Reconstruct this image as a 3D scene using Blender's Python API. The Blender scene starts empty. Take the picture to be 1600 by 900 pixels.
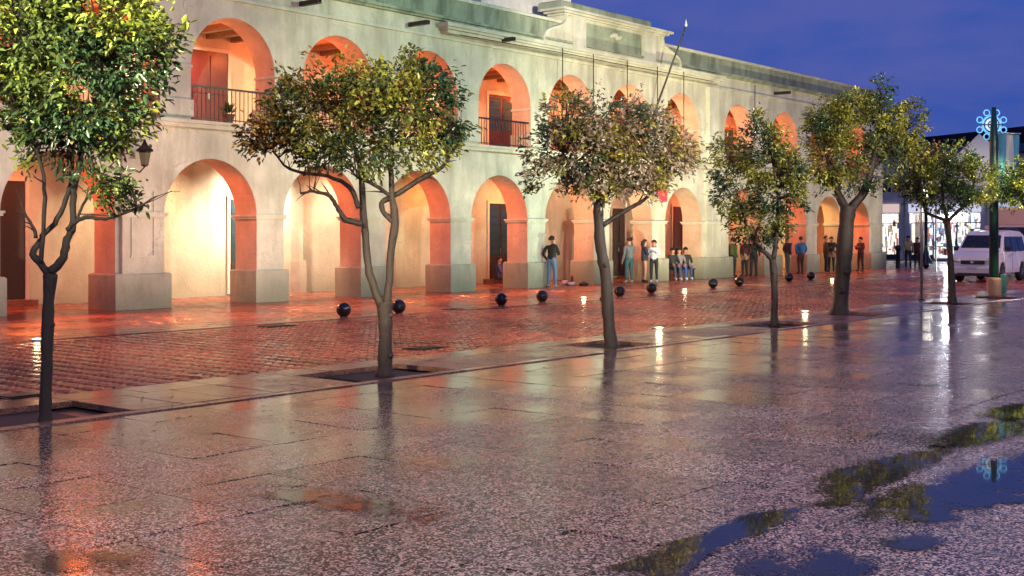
import bpy, bmesh, math, random
import numpy as np
from mathutils import Vector, Matrix, noise
random.seed(7); RNG = np.random.default_rng(11)
S = bpy.context.scene
COL = S.collection
R = math.radians

# ------------------------------------------------------------------ camera, sky, exposure
CAM_H, F, CX, HY = 1.75, 1945.0, 800.0, 366.0        # eye height, focal length and horizon in photo pixels
TH = R(39.02)                                         # angle between the view and the facade
AX = Vector((math.cos(TH), math.sin(TH), 0)); RX = Vector((math.sin(TH), -math.cos(TH), 0))
cam = bpy.data.cameras.new('camera'); cam.lens = 36 * F / 1600; cam.sensor_width = 36
cam.shift_y = -(450 - HY) / 1600; cam.clip_end = 4000; cam.clip_start = 0.1
co = bpy.data.objects.new('camera', cam); COL.objects.link(co)
co.location = (0, 0, CAM_H); co.rotation_euler = (R(90), 0, TH - R(90)); S.camera = co
S.view_settings.view_transform = 'Standard'; S.view_settings.look = 'None'
S.view_settings.exposure = 0.1; S.view_settings.gamma = 1.0
S.render.engine = 'CYCLES'; S.cycles.use_denoising = True; S.cycles.max_bounces = 5
S.cycles.sample_clamp_indirect = 4; S.cycles.caustics_reflective = False; S.cycles.caustics_refractive = False
S.cycles.use_light_tree = True

def ray(px, Z): return AX * Z + RX * ((px - CX) / F * Z)              # a place at a given depth
def onp(px, Y):                                                      # a place on a line parallel to the facade
    d = AX + RX * ((px - CX) / F); k = Y / d.y; return Vector((d.x * k, Y, 0))
def zat(py, Z): return CAM_H - (py - HY) * Z / F

W = bpy.data.worlds.new('World'); S.world = W; W.use_nodes = True
wn = W.node_tree.nodes; wl = W.node_tree.links; wn.clear()
bg = wn.new('ShaderNodeBackground'); wo = wn.new('ShaderNodeOutputWorld'); wl.new(bg.outputs[0], wo.inputs[0])
sky = wn.new('ShaderNodeTexSky'); sky.sky_type = 'NISHITA'; sky.sun_disc = False
sky.sun_elevation = R(-3.0); sky.sun_rotation = R(200); sky.altitude = 1200; sky.ozone_density = 4; sky.air_density = 1.2; sky.dust_density = 0.4
tint = wn.new('ShaderNodeMix'); tint.data_type = 'RGBA'; tint.blend_type = 'MIX'; tint.inputs[0].default_value = 0.93
dusk = wn.new('ShaderNodeMix'); dusk.data_type = 'RGBA'
dusk.inputs[6].default_value = (0.036, 0.086, 0.38, 1); dusk.inputs[7].default_value = (0.078, 0.105, 0.38, 1)
tc = wn.new('ShaderNodeTexCoord'); mp = wn.new('ShaderNodeMapping'); mp.inputs['Scale'].default_value = (1, 1, 3.2)
cn = wn.new('ShaderNodeTexNoise'); cn.inputs['Scale'].default_value = 8.0; cn.inputs['Detail'].default_value = 7; cn.inputs['Roughness'].default_value = 0.55
cr = wn.new('ShaderNodeValToRGB'); cr.color_ramp.elements[0].position = 0.36; cr.color_ramp.elements[1].position = 0.62
wl.new(tc.outputs['Generated'], mp.inputs[0]); wl.new(mp.outputs[0], cn.inputs[0]); wl.new(cn.outputs[0], cr.inputs[0])
wl.new(cr.outputs[0], dusk.inputs[0])
wl.new(sky.outputs[0], tint.inputs[6]); wl.new(dusk.outputs[2], tint.inputs[7]); wl.new(tint.outputs[2], bg.inputs[0])
bg.inputs[1].default_value = 1.05

sun = bpy.data.lights.new('dusk_glow', 'SUN'); sun.energy = 0.12; sun.angle = R(30); sun.color = (0.8, 0.8, 1.0)
so = bpy.data.objects.new('dusk_glow', sun); COL.objects.link(so)
so.rotation_euler = (R(50), 0, R(-30))

# ------------------------------------------------------------------ helpers
class MB:
    def __init__(s): s.v = []; s.f = []; s.m = []
    def face(s, pts, m=0):
        b = len(s.v); s.v += [tuple(p) for p in pts]; s.f.append(tuple(range(b, b + len(pts)))); s.m.append(m)
    def box(s, x0, x1, y0, y1, z0, z1, m=0, c=0.0):
        b = len(s.v)
        if c <= 0:
            s.v += [(x0,y0,z0),(x1,y0,z0),(x1,y1,z0),(x0,y1,z0),(x0,y0,z1),(x1,y0,z1),(x1,y1,z1),(x0,y1,z1)]
            fs = [(0,3,2,1),(4,5,6,7),(0,1,5,4),(1,2,6,5),(2,3,7,6),(3,0,4,7)]
        else:                                   # chamfered top rim
            s.v += [(x0,y0,z0),(x1,y0,z0),(x1,y1,z0),(x0,y1,z0),(x0,y0,z1-c),(x1,y0,z1-c),(x1,y1,z1-c),(x0,y1,z1-c),
                    (x0+c,y0+c,z1),(x1-c,y0+c,z1),(x1-c,y1-c,z1),(x0+c,y1-c,z1)]
            fs = [(0,3,2,1),(8,9,10,11),(0,1,5,4),(1,2,6,5),(2,3,7,6),(3,0,4,7),(4,5,9,8),(5,6,10,9),(6,7,11,10),(7,4,8,11)]
        for q in fs: s.f.append(tuple(b + i for i in q)); s.m.append(m)
    def tube(s, pts, rad, n=8, m=0, cap=True):
        pts = [Vector(p) for p in pts]
        if not hasattr(rad, '__len__'): rad = [rad] * len(pts)
        b = len(s.v); up = Vector((0, 0, 1)); prev = None
        for i, p in enumerate(pts):
            t = (pts[min(i+1, len(pts)-1)] - pts[max(i-1, 0)])
            t = t.normalized() if t.length > 1e-9 else Vector((0,0,1))
            a = prev if prev is not None else (up if abs(t.z) < 0.9 else Vector((1, 0, 0)))
            u = (a - t * a.dot(t)).normalized(); prev = u; w = t.cross(u)
            for k in range(n):
                an = 2 * math.pi * k / n; s.v.append(tuple(p + (u * math.cos(an) + w * math.sin(an)) * rad[i]))
        for i in range(len(pts) - 1):
            for k in range(n):
                k2 = (k + 1) % n; s.f.append((b+i*n+k, b+i*n+k2, b+(i+1)*n+k2, b+(i+1)*n+k)); s.m.append(m)
        if cap:
            s.f.append(tuple(b + k for k in reversed(range(n)))); s.m.append(m)
            e = b + (len(pts) - 1) * n; s.f.append(tuple(e + k for k in range(n))); s.m.append(m)
    def lathe(s, prof, n=16, c=(0, 0, 0), m=0):
        b = len(s.v)
        for r, z in prof:
            for k in range(n):
                an = 2 * math.pi * k / n; s.v.append((c[0] + r * math.cos(an), c[1] + r * math.sin(an), c[2] + z))
        for i in range(len(prof) - 1):
            for k in range(n):
                k2 = (k + 1) % n; s.f.append((b+i*n+k, b+i*n+k2, b+(i+1)*n+k2, b+(i+1)*n+k)); s.m.append(m)
        s.f.append(tuple(b + k for k in reversed(range(n)))); s.m.append(m)
        e = b + (len(prof) - 1) * n; s.f.append(tuple(e + k for k in range(n))); s.m.append(m)
    def prism(s, poly, y0, y1, m=0):             # poly in x,z extruded over y
        n = len(poly); b = len(s.v)
        s.v += [(x, y0, z) for x, z in poly] + [(x, y1, z) for x, z in poly]
        s.f.append(tuple(range(b, b+n))); s.m.append(m); s.f.append(tuple(range(b+2*n-1, b+n-1, -1))); s.m.append(m)
        for i in range(n):
            j = (i+1) % n; s.f.append((b+i, b+n+i, b+n+j, b+j)); s.m.append(m)
    def mesh(s, name, mats, smooth=False):
        me = bpy.data.meshes.new(name); me.from_pydata(s.v, [], s.f)
        for mt in (mats if isinstance(mats, (list, tuple)) else [mats]): me.materials.append(mt)
        me.polygons.foreach_set('material_index', s.m)
        if smooth: me.polygons.foreach_set('use_smooth', [True] * len(s.f))
        me.update(); return me
    def build(s, name, mats, parent=None, smooth=False, loc=None, rz=0.0):
        me = s.mesh(name, mats, smooth); return put(name, me, parent, loc, rz)

def put(name, me, parent=None, loc=None, rz=0.0):
    o = bpy.data.objects.new(name, me); COL.objects.link(o); o.parent = parent
    if loc is not None: o.location = loc
    o.rotation_euler = (0, 0, rz); return o
def tag(o, label=None, cat=None, group=None, kind=None):
    if label: o['label'] = label
    if cat: o['category'] = cat
    if group: o['group'] = group
    if kind: o['kind'] = kind
    return o
def thing(name, label, cat, loc=(0, 0, 0), rz=0.0, group=None):
    o = bpy.data.objects.new(name, None); COL.objects.link(o); o.location = loc; o.rotation_euler = (0, 0, rz)
    return tag(o, label, cat, group)
def copy_tree(o, parent=None, label=None):
    c = o.copy(); COL.objects.link(c); c.parent = parent
    if label: c['label'] = label
    for ch in list(o.children): copy_tree(ch, c)
    return c

# ------------------------------------------------------------------ materials
def newmat(name):
    m = bpy.data.materials.new(name); m.use_nodes = True; nt = m.node_tree
    return m, nt, nt.nodes, nt.links, nt.nodes['Principled BSDF']
def nd(ns, t, **kw):
    n = ns.new(t)
    for k, v in kw.items(): setattr(n, k, v)
    return n
def noise_tex(ns, ls, vec, scale, detail=4, rough=0.55, w=None):
    n = ns.new('ShaderNodeTexNoise'); n.inputs['Scale'].default_value = scale; n.inputs['Detail'].default_value = detail
    n.inputs['Roughness'].default_value = rough; ls.new(vec, n.inputs['Vector']); return n
def ramp(ns, ls, src, stops):
    n = ns.new('ShaderNodeValToRGB'); e = n.color_ramp.elements
    while len(e) < len(stops): e.new(0.5)
    for i, (p, c) in enumerate(stops):
        e[i].position = p; e[i].color = (c, c, c, 1) if not hasattr(c, '__len__') else (*c, 1)
    ls.new(src, n.inputs[0]); return n
def mix(ns, ls, fac, a, b, mode='MIX'):
    n = ns.new('ShaderNodeMix'); n.data_type = 'RGBA'; n.blend_type = mode
    for i, x in ((0, fac), (6, a), (7, b)):
        if hasattr(x, 'is_output') or isinstance(x, bpy.types.NodeSocket): ls.new(x, n.inputs[i])
        elif i == 0: n.inputs[0].default_value = x
        else: n.inputs[i].default_value = (*x, 1)
    return n.outputs[2]
def mapr(ns, ls, src, a, b, c, d):
    n = ns.new('ShaderNodeMapRange'); ls.new(src, n.inputs[0])
    for i, v in enumerate((a, b, c, d)): n.inputs[i+1].default_value = v
    return n.outputs[0]
def bump(ns, ls, h, bs, strength=0.3, dist=0.02):
    b = ns.new('ShaderNodeBump'); b.inputs['Strength'].default_value = strength; b.inputs['Distance'].default_value = dist
    ls.new(h, b.inputs['Height']); ls.new(b.outputs[0], bs.inputs['Normal']); return b

def simple(name, col, rough=0.5, metal=0.0, emit=None, es=1.0, var=0.12, scale=9):
    m, nt, ns, ls, bs = newmat(name)
    g = nd(ns, 'ShaderNodeNewGeometry')
    n = noise_tex(ns, ls, g.outputs['Position'], scale, 3)
    lo = tuple(c * (1 - var) for c in col); hi = tuple(min(1, c * (1 + var)) for c in col)
    ls.new(mix(ns, ls, n.outputs[0], lo, hi), bs.inputs['Base Color'])
    bs.inputs['Roughness'].default_value = rough; bs.inputs['Metallic'].default_value = metal
    if emit: bs.inputs['Emission Color'].default_value = (*emit, 1); bs.inputs['Emission Strength'].default_value = es
    return m

def plaster(name, col, dirt=(0.20, 0.19, 0.14), amount=0.5, low=0.0):
    m, nt, ns, ls, bs = newmat(name); g = nd(ns, 'ShaderNodeNewGeometry'); P = g.outputs['Position']
    mpn = nd(ns, 'ShaderNodeMapping'); mpn.inputs['Scale'].default_value = (1.6, 1.6, 0.35); ls.new(P, mpn.inputs[0])
    st = noise_tex(ns, ls, mpn.outputs[0], 1.1, 8, 0.62)
    bl = noise_tex(ns, ls, P, 0.8, 6, 0.6); fi = noise_tex(ns, ls, P, 14, 5, 0.6)
    f1 = ramp(ns, ls, st.outputs[0], [(0.46, 0.0), (0.66, 1.0)]).outputs[0]
    c1 = mix(ns, ls, mapr(ns, ls, bl.outputs[0], 0.36, 0.64, 0, 1), tuple(c * 0.76 for c in col), tuple(min(1, c * 1.12) for c in col))
    cv = nd(ns, 'ShaderNodeTexVoronoi'); cv.feature = 'DISTANCE_TO_EDGE'; cv.inputs['Scale'].default_value = 0.55
    wv = nd(ns, 'ShaderNodeVectorMath', operation='MULTIPLY_ADD'); ls.new(noise_tex(ns, ls, P, 1.6, 6).outputs['Color'], wv.inputs[0]); wv.inputs[1].default_value = (1.3, 1.3, 1.3); ls.new(P, wv.inputs[2]); ls.new(wv.outputs[0], cv.inputs['Vector'])
    ck = nd(ns, 'ShaderNodeMath', operation='MULTIPLY'); ls.new(mapr(ns, ls, cv.outputs[0], 0.0, 0.012, 0.55, 0.0), ck.inputs[0]); ls.new(mapr(ns, ls, bl.outputs[0], 0.45, 0.6, 0, 1), ck.inputs[1])
    c1 = mix(ns, ls, ck.outputs[0], c1, tuple(c * 0.35 for c in col))
    mm = nd(ns, 'ShaderNodeMath', operation='MULTIPLY'); ls.new(f1, mm.inputs[0]); mm.inputs[1].default_value = amount
    c2 = mix(ns, ls, mm.outputs[0], c1, dirt)
    if low > 0:                                  # splashed and mildewed foot of the wall
        sp = nd(ns, 'ShaderNodeSeparateXYZ'); ls.new(P, sp.inputs[0])
        ad = nd(ns, 'ShaderNodeMath', operation='MULTIPLY_ADD'); ls.new(st.outputs[0], ad.inputs[0]); ad.inputs[1].default_value = 2.2
        ls.new(sp.outputs[2], ad.inputs[2])
        lw = mapr(ns, ls, ad.outputs[0], 1.2, 2.3, low, 0.0)
        c2 = mix(ns, ls, lw, c2, dirt)
    c3 = mix(ns, ls, mapr(ns, ls, fi.outputs[0], 0.35, 0.7, 0.0, 0.25), c2, tuple(c * 0.7 for c in col))
    ls.new(c3, bs.inputs['Base Color']); bs.inputs['Roughness'].default_value = 0.82
    bump(ns, ls, fi.outputs[0], bs, 0.5, 0.03); return m

M = {}
M['wall'] = plaster('limewashed_plaster', (0.66, 0.61, 0.50), (0.30, 0.28, 0.20), 0.62, 0.7)
M['parapet'] = plaster('weathered_plaster', (0.36, 0.40, 0.29), (0.10, 0.12, 0.08), 0.85)
M['trim'] = plaster('trim_plaster', (0.66, 0.63, 0.52), (0.30, 0.30, 0.22), 0.4)
M['plinth'] = plaster('plinth_plaster', (0.56, 0.54, 0.44), (0.18, 0.17, 0.11), 0.8, 0.8)
M['jamb'] = plaster('lamp_tinted_jamb_plaster', (0.68, 0.47, 0.35), (0.36, 0.24, 0.16), 0.4, 0.3)  # salmon tint puts some of the orange lamplight into the plaster colour
M['inner'] = plaster('inner_plaster', (0.66, 0.58, 0.46), (0.28, 0.25, 0.18), 0.4, 0.7)
M['tower'] = plaster('tower_plaster', (0.70, 0.66, 0.60), (0.4, 0.38, 0.33), 0.35)

def wet_stone(name, tint_a, tint_b, grain, speck, rough_dry, rough_wet, wet_lo, wet_hi, wet_scale=0.33, dark=0.5, bmp=0.25, drain=0.0):
    m, nt, ns, ls, bs = newmat(name); g = nd(ns, 'ShaderNodeNewGeometry'); P = g.outputs['Position']
    vo = nd(ns, 'ShaderNodeTexVoronoi'); vo.inputs['Scale'].default_value = grain; ls.new(P, vo.inputs['Vector'])
    sep = nd(ns, 'ShaderNodeSeparateColor'); ls.new(vo.outputs['Color'], sep.inputs[0])
    sp = ramp(ns, ls, sep.outputs[0], speck)
    tn = noise_tex(ns, ls, P, 0.9, 5); base = mix(ns, ls, tn.outputs[0], tint_a, tint_b)
    ob = nd(ns, 'ShaderNodeObjectInfo')
    c = mix(ns, ls, 1.0, base, sp.outputs[0], 'MULTIPLY')
    g0 = nd(ns, 'ShaderNodeAttribute'); g0.attribute_name = 'tone'; sl = ramp(ns, ls, mapr(ns, ls, g0.outputs['Fac'], -1, 1, 0, 1), [(0.0, 0.62), (1.0, 1.0)])
    c = mix(ns, ls, 1.0, c, sl.outputs[0], 'MULTIPLY')
    wn_ = noise_tex(ns, ls, P, wet_scale, 7, 0.62)
    ga = nd(ns, 'ShaderNodeAttribute'); ga.attribute_name = 'tone'
    aw = nd(ns, 'ShaderNodeMath', operation='MULTIPLY_ADD'); ls.new(ga.outputs['Fac'], aw.inputs[0]); aw.inputs[1].default_value = 0.075; ls.new(wn_.outputs[0], aw.inputs[2])
    if drain:                                    # the plaza falls toward the street, so it lies wetter there
        sy = nd(ns, 'ShaderNodeSeparateXYZ'); ls.new(P, sy.inputs[0])
        dr = nd(ns, 'ShaderNodeMath', operation='ADD'); ls.new(mapr(ns, ls, sy.outputs[1], 6.0, 9.6, -0.11, drain), dr.inputs[0]); ls.new(aw.outputs[0], dr.inputs[1]); aw = dr
    wet = mapr(ns, ls, aw.outputs[0], wet_lo, wet_hi, 0, 1)
    c2 = mix(ns, ls, wet, c, mix(ns, ls, 1.0, c, (dark, dark, dark), 'MULTIPLY'))
    ls.new(c2, bs.inputs['Base Color'])
    fr = noise_tex(ns, ls, P, 6, 4)
    ro = nd(ns, 'ShaderNodeMath', operation='MULTIPLY_ADD'); ls.new(fr.outputs[0], ro.inputs[0]); ro.inputs[1].default_value = 0.12
    ls.new(mapr(ns, ls, wet, 0, 1, rough_dry, rough_wet), ro.inputs[2]); ls.new(ro.outputs[0], bs.inputs['Roughness'])
    bs.inputs['IOR'].default_value = 1.5
    b = nd(ns, 'ShaderNodeBump'); b.inputs['Distance'].default_value = 0.006; ls.new(sep.outputs[1], b.inputs['Height'])
    ls.new(mapr(ns, ls, wet, 0, 1, bmp, 0.02), b.inputs['Strength'])
    b2 = nd(ns, 'ShaderNodeBump'); b2.inputs['Distance'].default_value = 0.02; b2.inputs['Strength'].default_value = 0.10
    ls.new(noise_tex(ns, ls, P, 1.7, 3).outputs[0], b2.inputs['Height']); ls.new(b.outputs[0], b2.inputs['Normal']); ls.new(b2.outputs[0], bs.inputs['Normal'])
    return m
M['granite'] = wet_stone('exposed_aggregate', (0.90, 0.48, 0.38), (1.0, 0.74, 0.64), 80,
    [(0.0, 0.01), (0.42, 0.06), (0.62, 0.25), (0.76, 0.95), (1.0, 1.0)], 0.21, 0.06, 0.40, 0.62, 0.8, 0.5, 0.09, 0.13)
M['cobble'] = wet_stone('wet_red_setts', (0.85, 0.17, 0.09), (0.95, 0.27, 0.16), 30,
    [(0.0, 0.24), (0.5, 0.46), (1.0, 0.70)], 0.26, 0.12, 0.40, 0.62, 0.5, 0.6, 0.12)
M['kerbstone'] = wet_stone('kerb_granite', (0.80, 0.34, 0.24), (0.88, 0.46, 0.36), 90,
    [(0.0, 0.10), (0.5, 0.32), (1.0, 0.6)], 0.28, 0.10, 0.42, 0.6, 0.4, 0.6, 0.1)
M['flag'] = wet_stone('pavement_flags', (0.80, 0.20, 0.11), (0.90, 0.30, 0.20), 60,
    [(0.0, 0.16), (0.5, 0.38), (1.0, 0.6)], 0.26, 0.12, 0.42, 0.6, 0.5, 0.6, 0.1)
M['mortar'] = simple('joint_mortar', (0.05, 0.04, 0.038), 0.35)
M['asphalt'] = simple('asphalt', (0.05, 0.05, 0.052), 0.4, var=0.3, scale=40)
M['soil'] = simple('wet_soil', (0.03, 0.02, 0.015), 0.7, var=0.5, scale=30)
M['iron'] = simple('black_iron', (0.02, 0.018, 0.018), 0.35, 0.4)
M['ball'] = simple('black_painted_iron', (0.012, 0.01, 0.01), 0.12, 0.0, var=0.3)
M['steel'] = simple('galvanised_steel', (0.32, 0.33, 0.34), 0.35, 0.8)
M['redwood'] = simple('red_brown_door_paint', (0.075, 0.010, 0.010), 0.35, var=0.3)
M['darkwood'] = simple('dark_door_wood', (0.035, 0.022, 0.02), 0.45, var=0.4)
M['beam'] = simple('ceiling_timber', (0.20, 0.10, 0.05), 0.6, var=0.4)
M['bluepane'] = simple('door_glass', (0.03, 0.06, 0.08), 0.08)
M['frame'] = simple('door_frame_paint', (0.62, 0.56, 0.48), 0.6)
M['tile'] = simple('clay_roof_tile', (0.20, 0.16, 0.11), 0.7, var=0.4)

def bark(name, a, b):
    m, nt, ns, ls, bs = newmat(name); g = nd(ns, 'ShaderNodeNewGeometry')
    mpn = nd(ns, 'ShaderNodeMapping'); mpn.inputs['Scale'].default_value = (3, 3, 0.8); ls.new(g.outputs['Position'], mpn.inputs[0])
    n = noise_tex(ns, ls, mpn.outputs[0], 16, 6, 0.7); l2 = noise_tex(ns, ls, g.outputs['Position'], 7, 3)
    c = mix(ns, ls, n.outputs[0], a, b)
    c = mix(ns, ls, mapr(ns, ls, l2.outputs[0], 0.58, 0.75, 0, 0.35), c, (0.07, 0.06, 0.05))
    ls.new(c, bs.inputs['Base Color']); bs.inputs['Roughness'].default_value = 0.55; bump(ns, ls, n.outputs[0], bs, 0.9, 0.02); return m
M['bark'] = bark('wet_bark', (0.007, 0.004, 0.003), (0.034, 0.018, 0.014))
M['bark_pale'] = bark('mottled_bark', (0.012, 0.006, 0.005), (0.066, 0.036, 0.028))

def leafmat(name):
    m, nt, ns, ls, bs = newmat(name)
    at = nd(ns, 'ShaderNodeAttribute'); at.attribute_name = 'leaf_colour'
    ls.new(at.outputs['Color'], bs.inputs['Base Color']); bs.inputs['Roughness'].default_value = 0.26
    bs.inputs['IOR'].default_value = 1.5
    tr = nd(ns, 'ShaderNodeBsdfTranslucent'); ls.new(at.outputs['Color'], tr.inputs[0])
    mx = nd(ns, 'ShaderNodeMixShader'); mx.inputs[0].default_value = 0.25
    ls.new(bs.outputs[0], mx.inputs[1]); ls.new(tr.outputs[0], mx.inputs[2])
    out = [n for n in ns if n.type == 'OUTPUT_MATERIAL'][0]; ls.new(mx.outputs[0], out.inputs[0]); return m
M['leaf'] = leafmat('glossy_citrus_leaf')

# ------------------------------------------------------------------ lights of the place
def lamp(kind, loc, energy, col, size=0.15, target=None, angle=None, blend=0.8, name='lamp_light', parent=None):
    l = bpy.data.lights.new(name, kind); l.energy = energy; l.color = col
    if kind in ('POINT', 'SPOT'): l.shadow_soft_size = size
    if kind == 'SPOT': l.spot_size = R(angle); l.spot_blend = blend
    o = bpy.data.objects.new(name, l); COL.objects.link(o); o.location = loc
    if target is not None:
        d = Vector(target) - Vector(loc); o.rotation_euler = d.to_track_quat('-Z', 'Y').to_euler()
    return o

FY = 25.1           # front plane of the facade
BY = 28.6           # back wall of the arcade
PEACH, MINT, CREAM, ORANGE = (1.0, 0.60, 0.42), (0.60, 1.0, 0.72), (1.0, 0.93, 0.60), (1.0, 0.33, 0.10)
# ground floodlights washing the facade: x, colour, energy
# x of the lamp, x it is aimed at, colour, energy
floods = [(18.0, 13.5, PEACH, 650), (22.0, 17.5, PEACH, 850), (26.5, 21.5, (1.0, 0.62, 0.40), 600), (31.0, 26.0, (0.72, 1.0, 0.72), 420),
          (35.0, 30.5, MINT, 950), (32.0, 35.5, (0.82, 1.0, 0.66), 1000), (35.5, 39.0, CREAM, 1700),
          (38.0, 42.5, CREAM, 1900), (51.0, 47.0, (0.95, 1.0, 0.62), 600), (56.0, 51.5, (1.0, 0.88, 0.55), 700), (61.0, 56.5, (1.0, 0.85, 0.5), 900)]
M['lens'] = simple('lit_lens', (0.9, 0.85, 0.7), 0.2, emit=(1.0, 0.80, 0.48), es=6)
M['lens_dim'] = simple('floodlight_lens', (0.5, 0.5, 0.45), 0.1, emit=(1.0, 0.85, 0.6), es=0.8)
for (x, xt, c, e) in floods:
    lamp('SPOT', (x, 19.75, 0.10), e, c, 0.12, (xt, 25.1, 4.4), 95, 1.0, 'facade_floodlight')
# ------------------------------------------------------------------ the ground
def in_view(x, y, m=3.0):
    v = Vector((x, y, 0)); Z = v.dot(AX); u = v.dot(RX)
    return Z > 3.0 and abs(u) < Z * 800 / F + m
b = MB(); b.face([(-1500, -1500, -0.16), (2500, -1500, -0.16), (2500, 2500, -0.16), (-1500, 2500, -0.16)])
tag(b.build('ground', M['asphalt']), 'dark asphalt ground beyond the plaza', kind='structure')
b = MB(); b.box(-12, 95, -8, 10.45, -0.12, -0.045)
plaza = tag(b.build('plaza_pavement', M['mortar']), 'wet speckled plaza pavement of large granite slabs', kind='structure')
b = MB(); b.box(-2, 84, 12.30, 18.72, -0.12, -0.05)
street = tag(b.build('cobbled_street', M['mortar']), 'wet red cobbled street in front of the arcade', kind='structure')
b = MB(); b.box(-2, 84, 18.95, 28.6, -0.12, -0.045)
walk = tag(b.build('arcade_pavement', M['mortar']), 'wet reddish pavement running along the arcade', kind='structure')
b = MB(); b.box(-2, 84, 10.45, 12.30, -0.12, -0.07)
strip = tag(b.build('tree_strip', M['mortar']), 'stone strip with tree pits between plaza and cobbles', kind='structure')

def tone_attr(me, per_face_vals):
    a = me.attributes.new('tone', 'FLOAT', 'FACE'); a.data.foreach_set('value', per_face_vals)

def pieces(cells, name, mat, parent, top, thick, ch, tilt, nsingle=300, hvar=0.002):
    """cells: (cx, cy, lx, ly, rot); the nearest are separate parts, the others one joined part"""
    cells.sort(key=lambda c: c[0]**2 + c[1]**2 + (0 if in_view(c[0], c[1], 0) else 1e6))
    def local(b, lx, ly, c):
        b.box(-lx/2, lx/2, -ly/2, ly/2, -thick, 0, 0, c)
    shared = {}
    for c in cells[:nsingle]:
        key = (round(c[2], 3), round(c[3], 3), random.randrange(4))
        if key not in shared:
            mb = MB(); local(mb, c[2], c[3], ch); me = mb.mesh(name, mat); tone_attr(me, [random.uniform(-1, 1)] * len(me.polygons)); shared[key] = me
        o = put(name, shared[key], parent, (c[0], c[1], top + random.uniform(-hvar, hvar)))
        o.rotation_euler = (random.gauss(0, tilt), random.gauss(0, tilt), c[4])
    mb = MB(); tn = []
    for c in cells[nsingle:]:
        n0 = len(mb.v); f0 = len(mb.f); local(mb, c[2], c[3], ch)
        mt = Matrix.Translation((c[0], c[1], top + random.uniform(-hvar, hvar))) @ Matrix.Rotation(c[4], 4, 'Z') @ Matrix.Rotation(random.gauss(0, tilt), 4, 'X') @ Matrix.Rotation(random.gauss(0, tilt), 4, 'Y')
        mb.v[n0:] = [tuple(mt @ Vector(p)) for p in mb.v[n0:]]
        tn += [random.uniform(-1, 1)] * (len(mb.f) - f0)
    if mb.f:
        me = mb.mesh(name + '_field', mat); tone_attr(me, tn); tag(put(name + '_field', me, parent), kind='stuff')

# plaza slabs
cells = []; T = 0.92; y = 3.44 - 9 * T
row = 0
while y < 10.40:
    x = -6 + (row % 2) * 0.0
    ly = min(T, 10.44 - y)
    while x < 93:
        if in_view(x, y): cells.append((x + T/2, y + ly/2, T - 0.0075, ly - 0.0075, 0))
        x += T
    y += T; row += 1
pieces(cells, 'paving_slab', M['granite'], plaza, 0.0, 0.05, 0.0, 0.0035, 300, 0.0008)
# cobbles, herringbone at 45 degrees
cells = []; L, Bw = 0.21, 0.105
c45, s45 = math.cos(R(45)), math.sin(R(45))
ext = int(95 / Bw)
def herring_fast():
    out = []
    ys = np.arange(0, 1)
    x0, x1, y0, y1 = 2, 66, 12.36, 18.68
    # loop over bounding boxes of the rotated grid in the diagonal frame
    umin, umax = (x0 * c45 + y0 * s45), (x1 * c45 + y1 * s45)
    vmin, vmax = (-x1 * s45 + y0 * c45), (-x0 * s45 + y1 * c45)
    for i in range(int(umin / Bw) - 2, int(umax / Bw) + 3):
        for j in range(int(vmin / Bw) - 2, int(vmax / Bw) + 3):
            k = (i - j) % 4
            if k == 0: u, v, rot = (i + 1) * Bw, (j + 0.5) * Bw, 0
            elif k == 3: u, v, rot = (i + 0.5) * Bw, (j + 0) * Bw, 1
            else: continue
            x = u * c45 - v * s45; y = u * s45 + v * c45
            if x0 < x < x1 and y0 + .05 < y < y1 - .05 and in_view(x, y, 1.0):
                out.append((x, y, L - 0.012, Bw - 0.012, R(45) + (R(90) if rot else 0)))
    return out
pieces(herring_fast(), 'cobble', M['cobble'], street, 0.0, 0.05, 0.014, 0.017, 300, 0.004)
b = MB(); b.box(-2, 84, 18.72, 18.95, -0.1, -0.012)
b.build('gutter_channel', M['kerbstone'], street)
# pavement flags before and inside the arcade
cells = []; y = 18.97; row = 0
while y < 28.5:
    x = 4 + (row % 2) * 0.22
    while x < 82:
        if in_view(x, y, 1.0): cells.append((x + 0.22, y + 0.2, 0.43, 0.39, 0))
        x += 0.44
    y += 0.40; row += 1
pieces(cells, 'paving_flag', M['flag'], walk, 0.005, 0.05, 0.005, 0.006, 300, 0.002)

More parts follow.
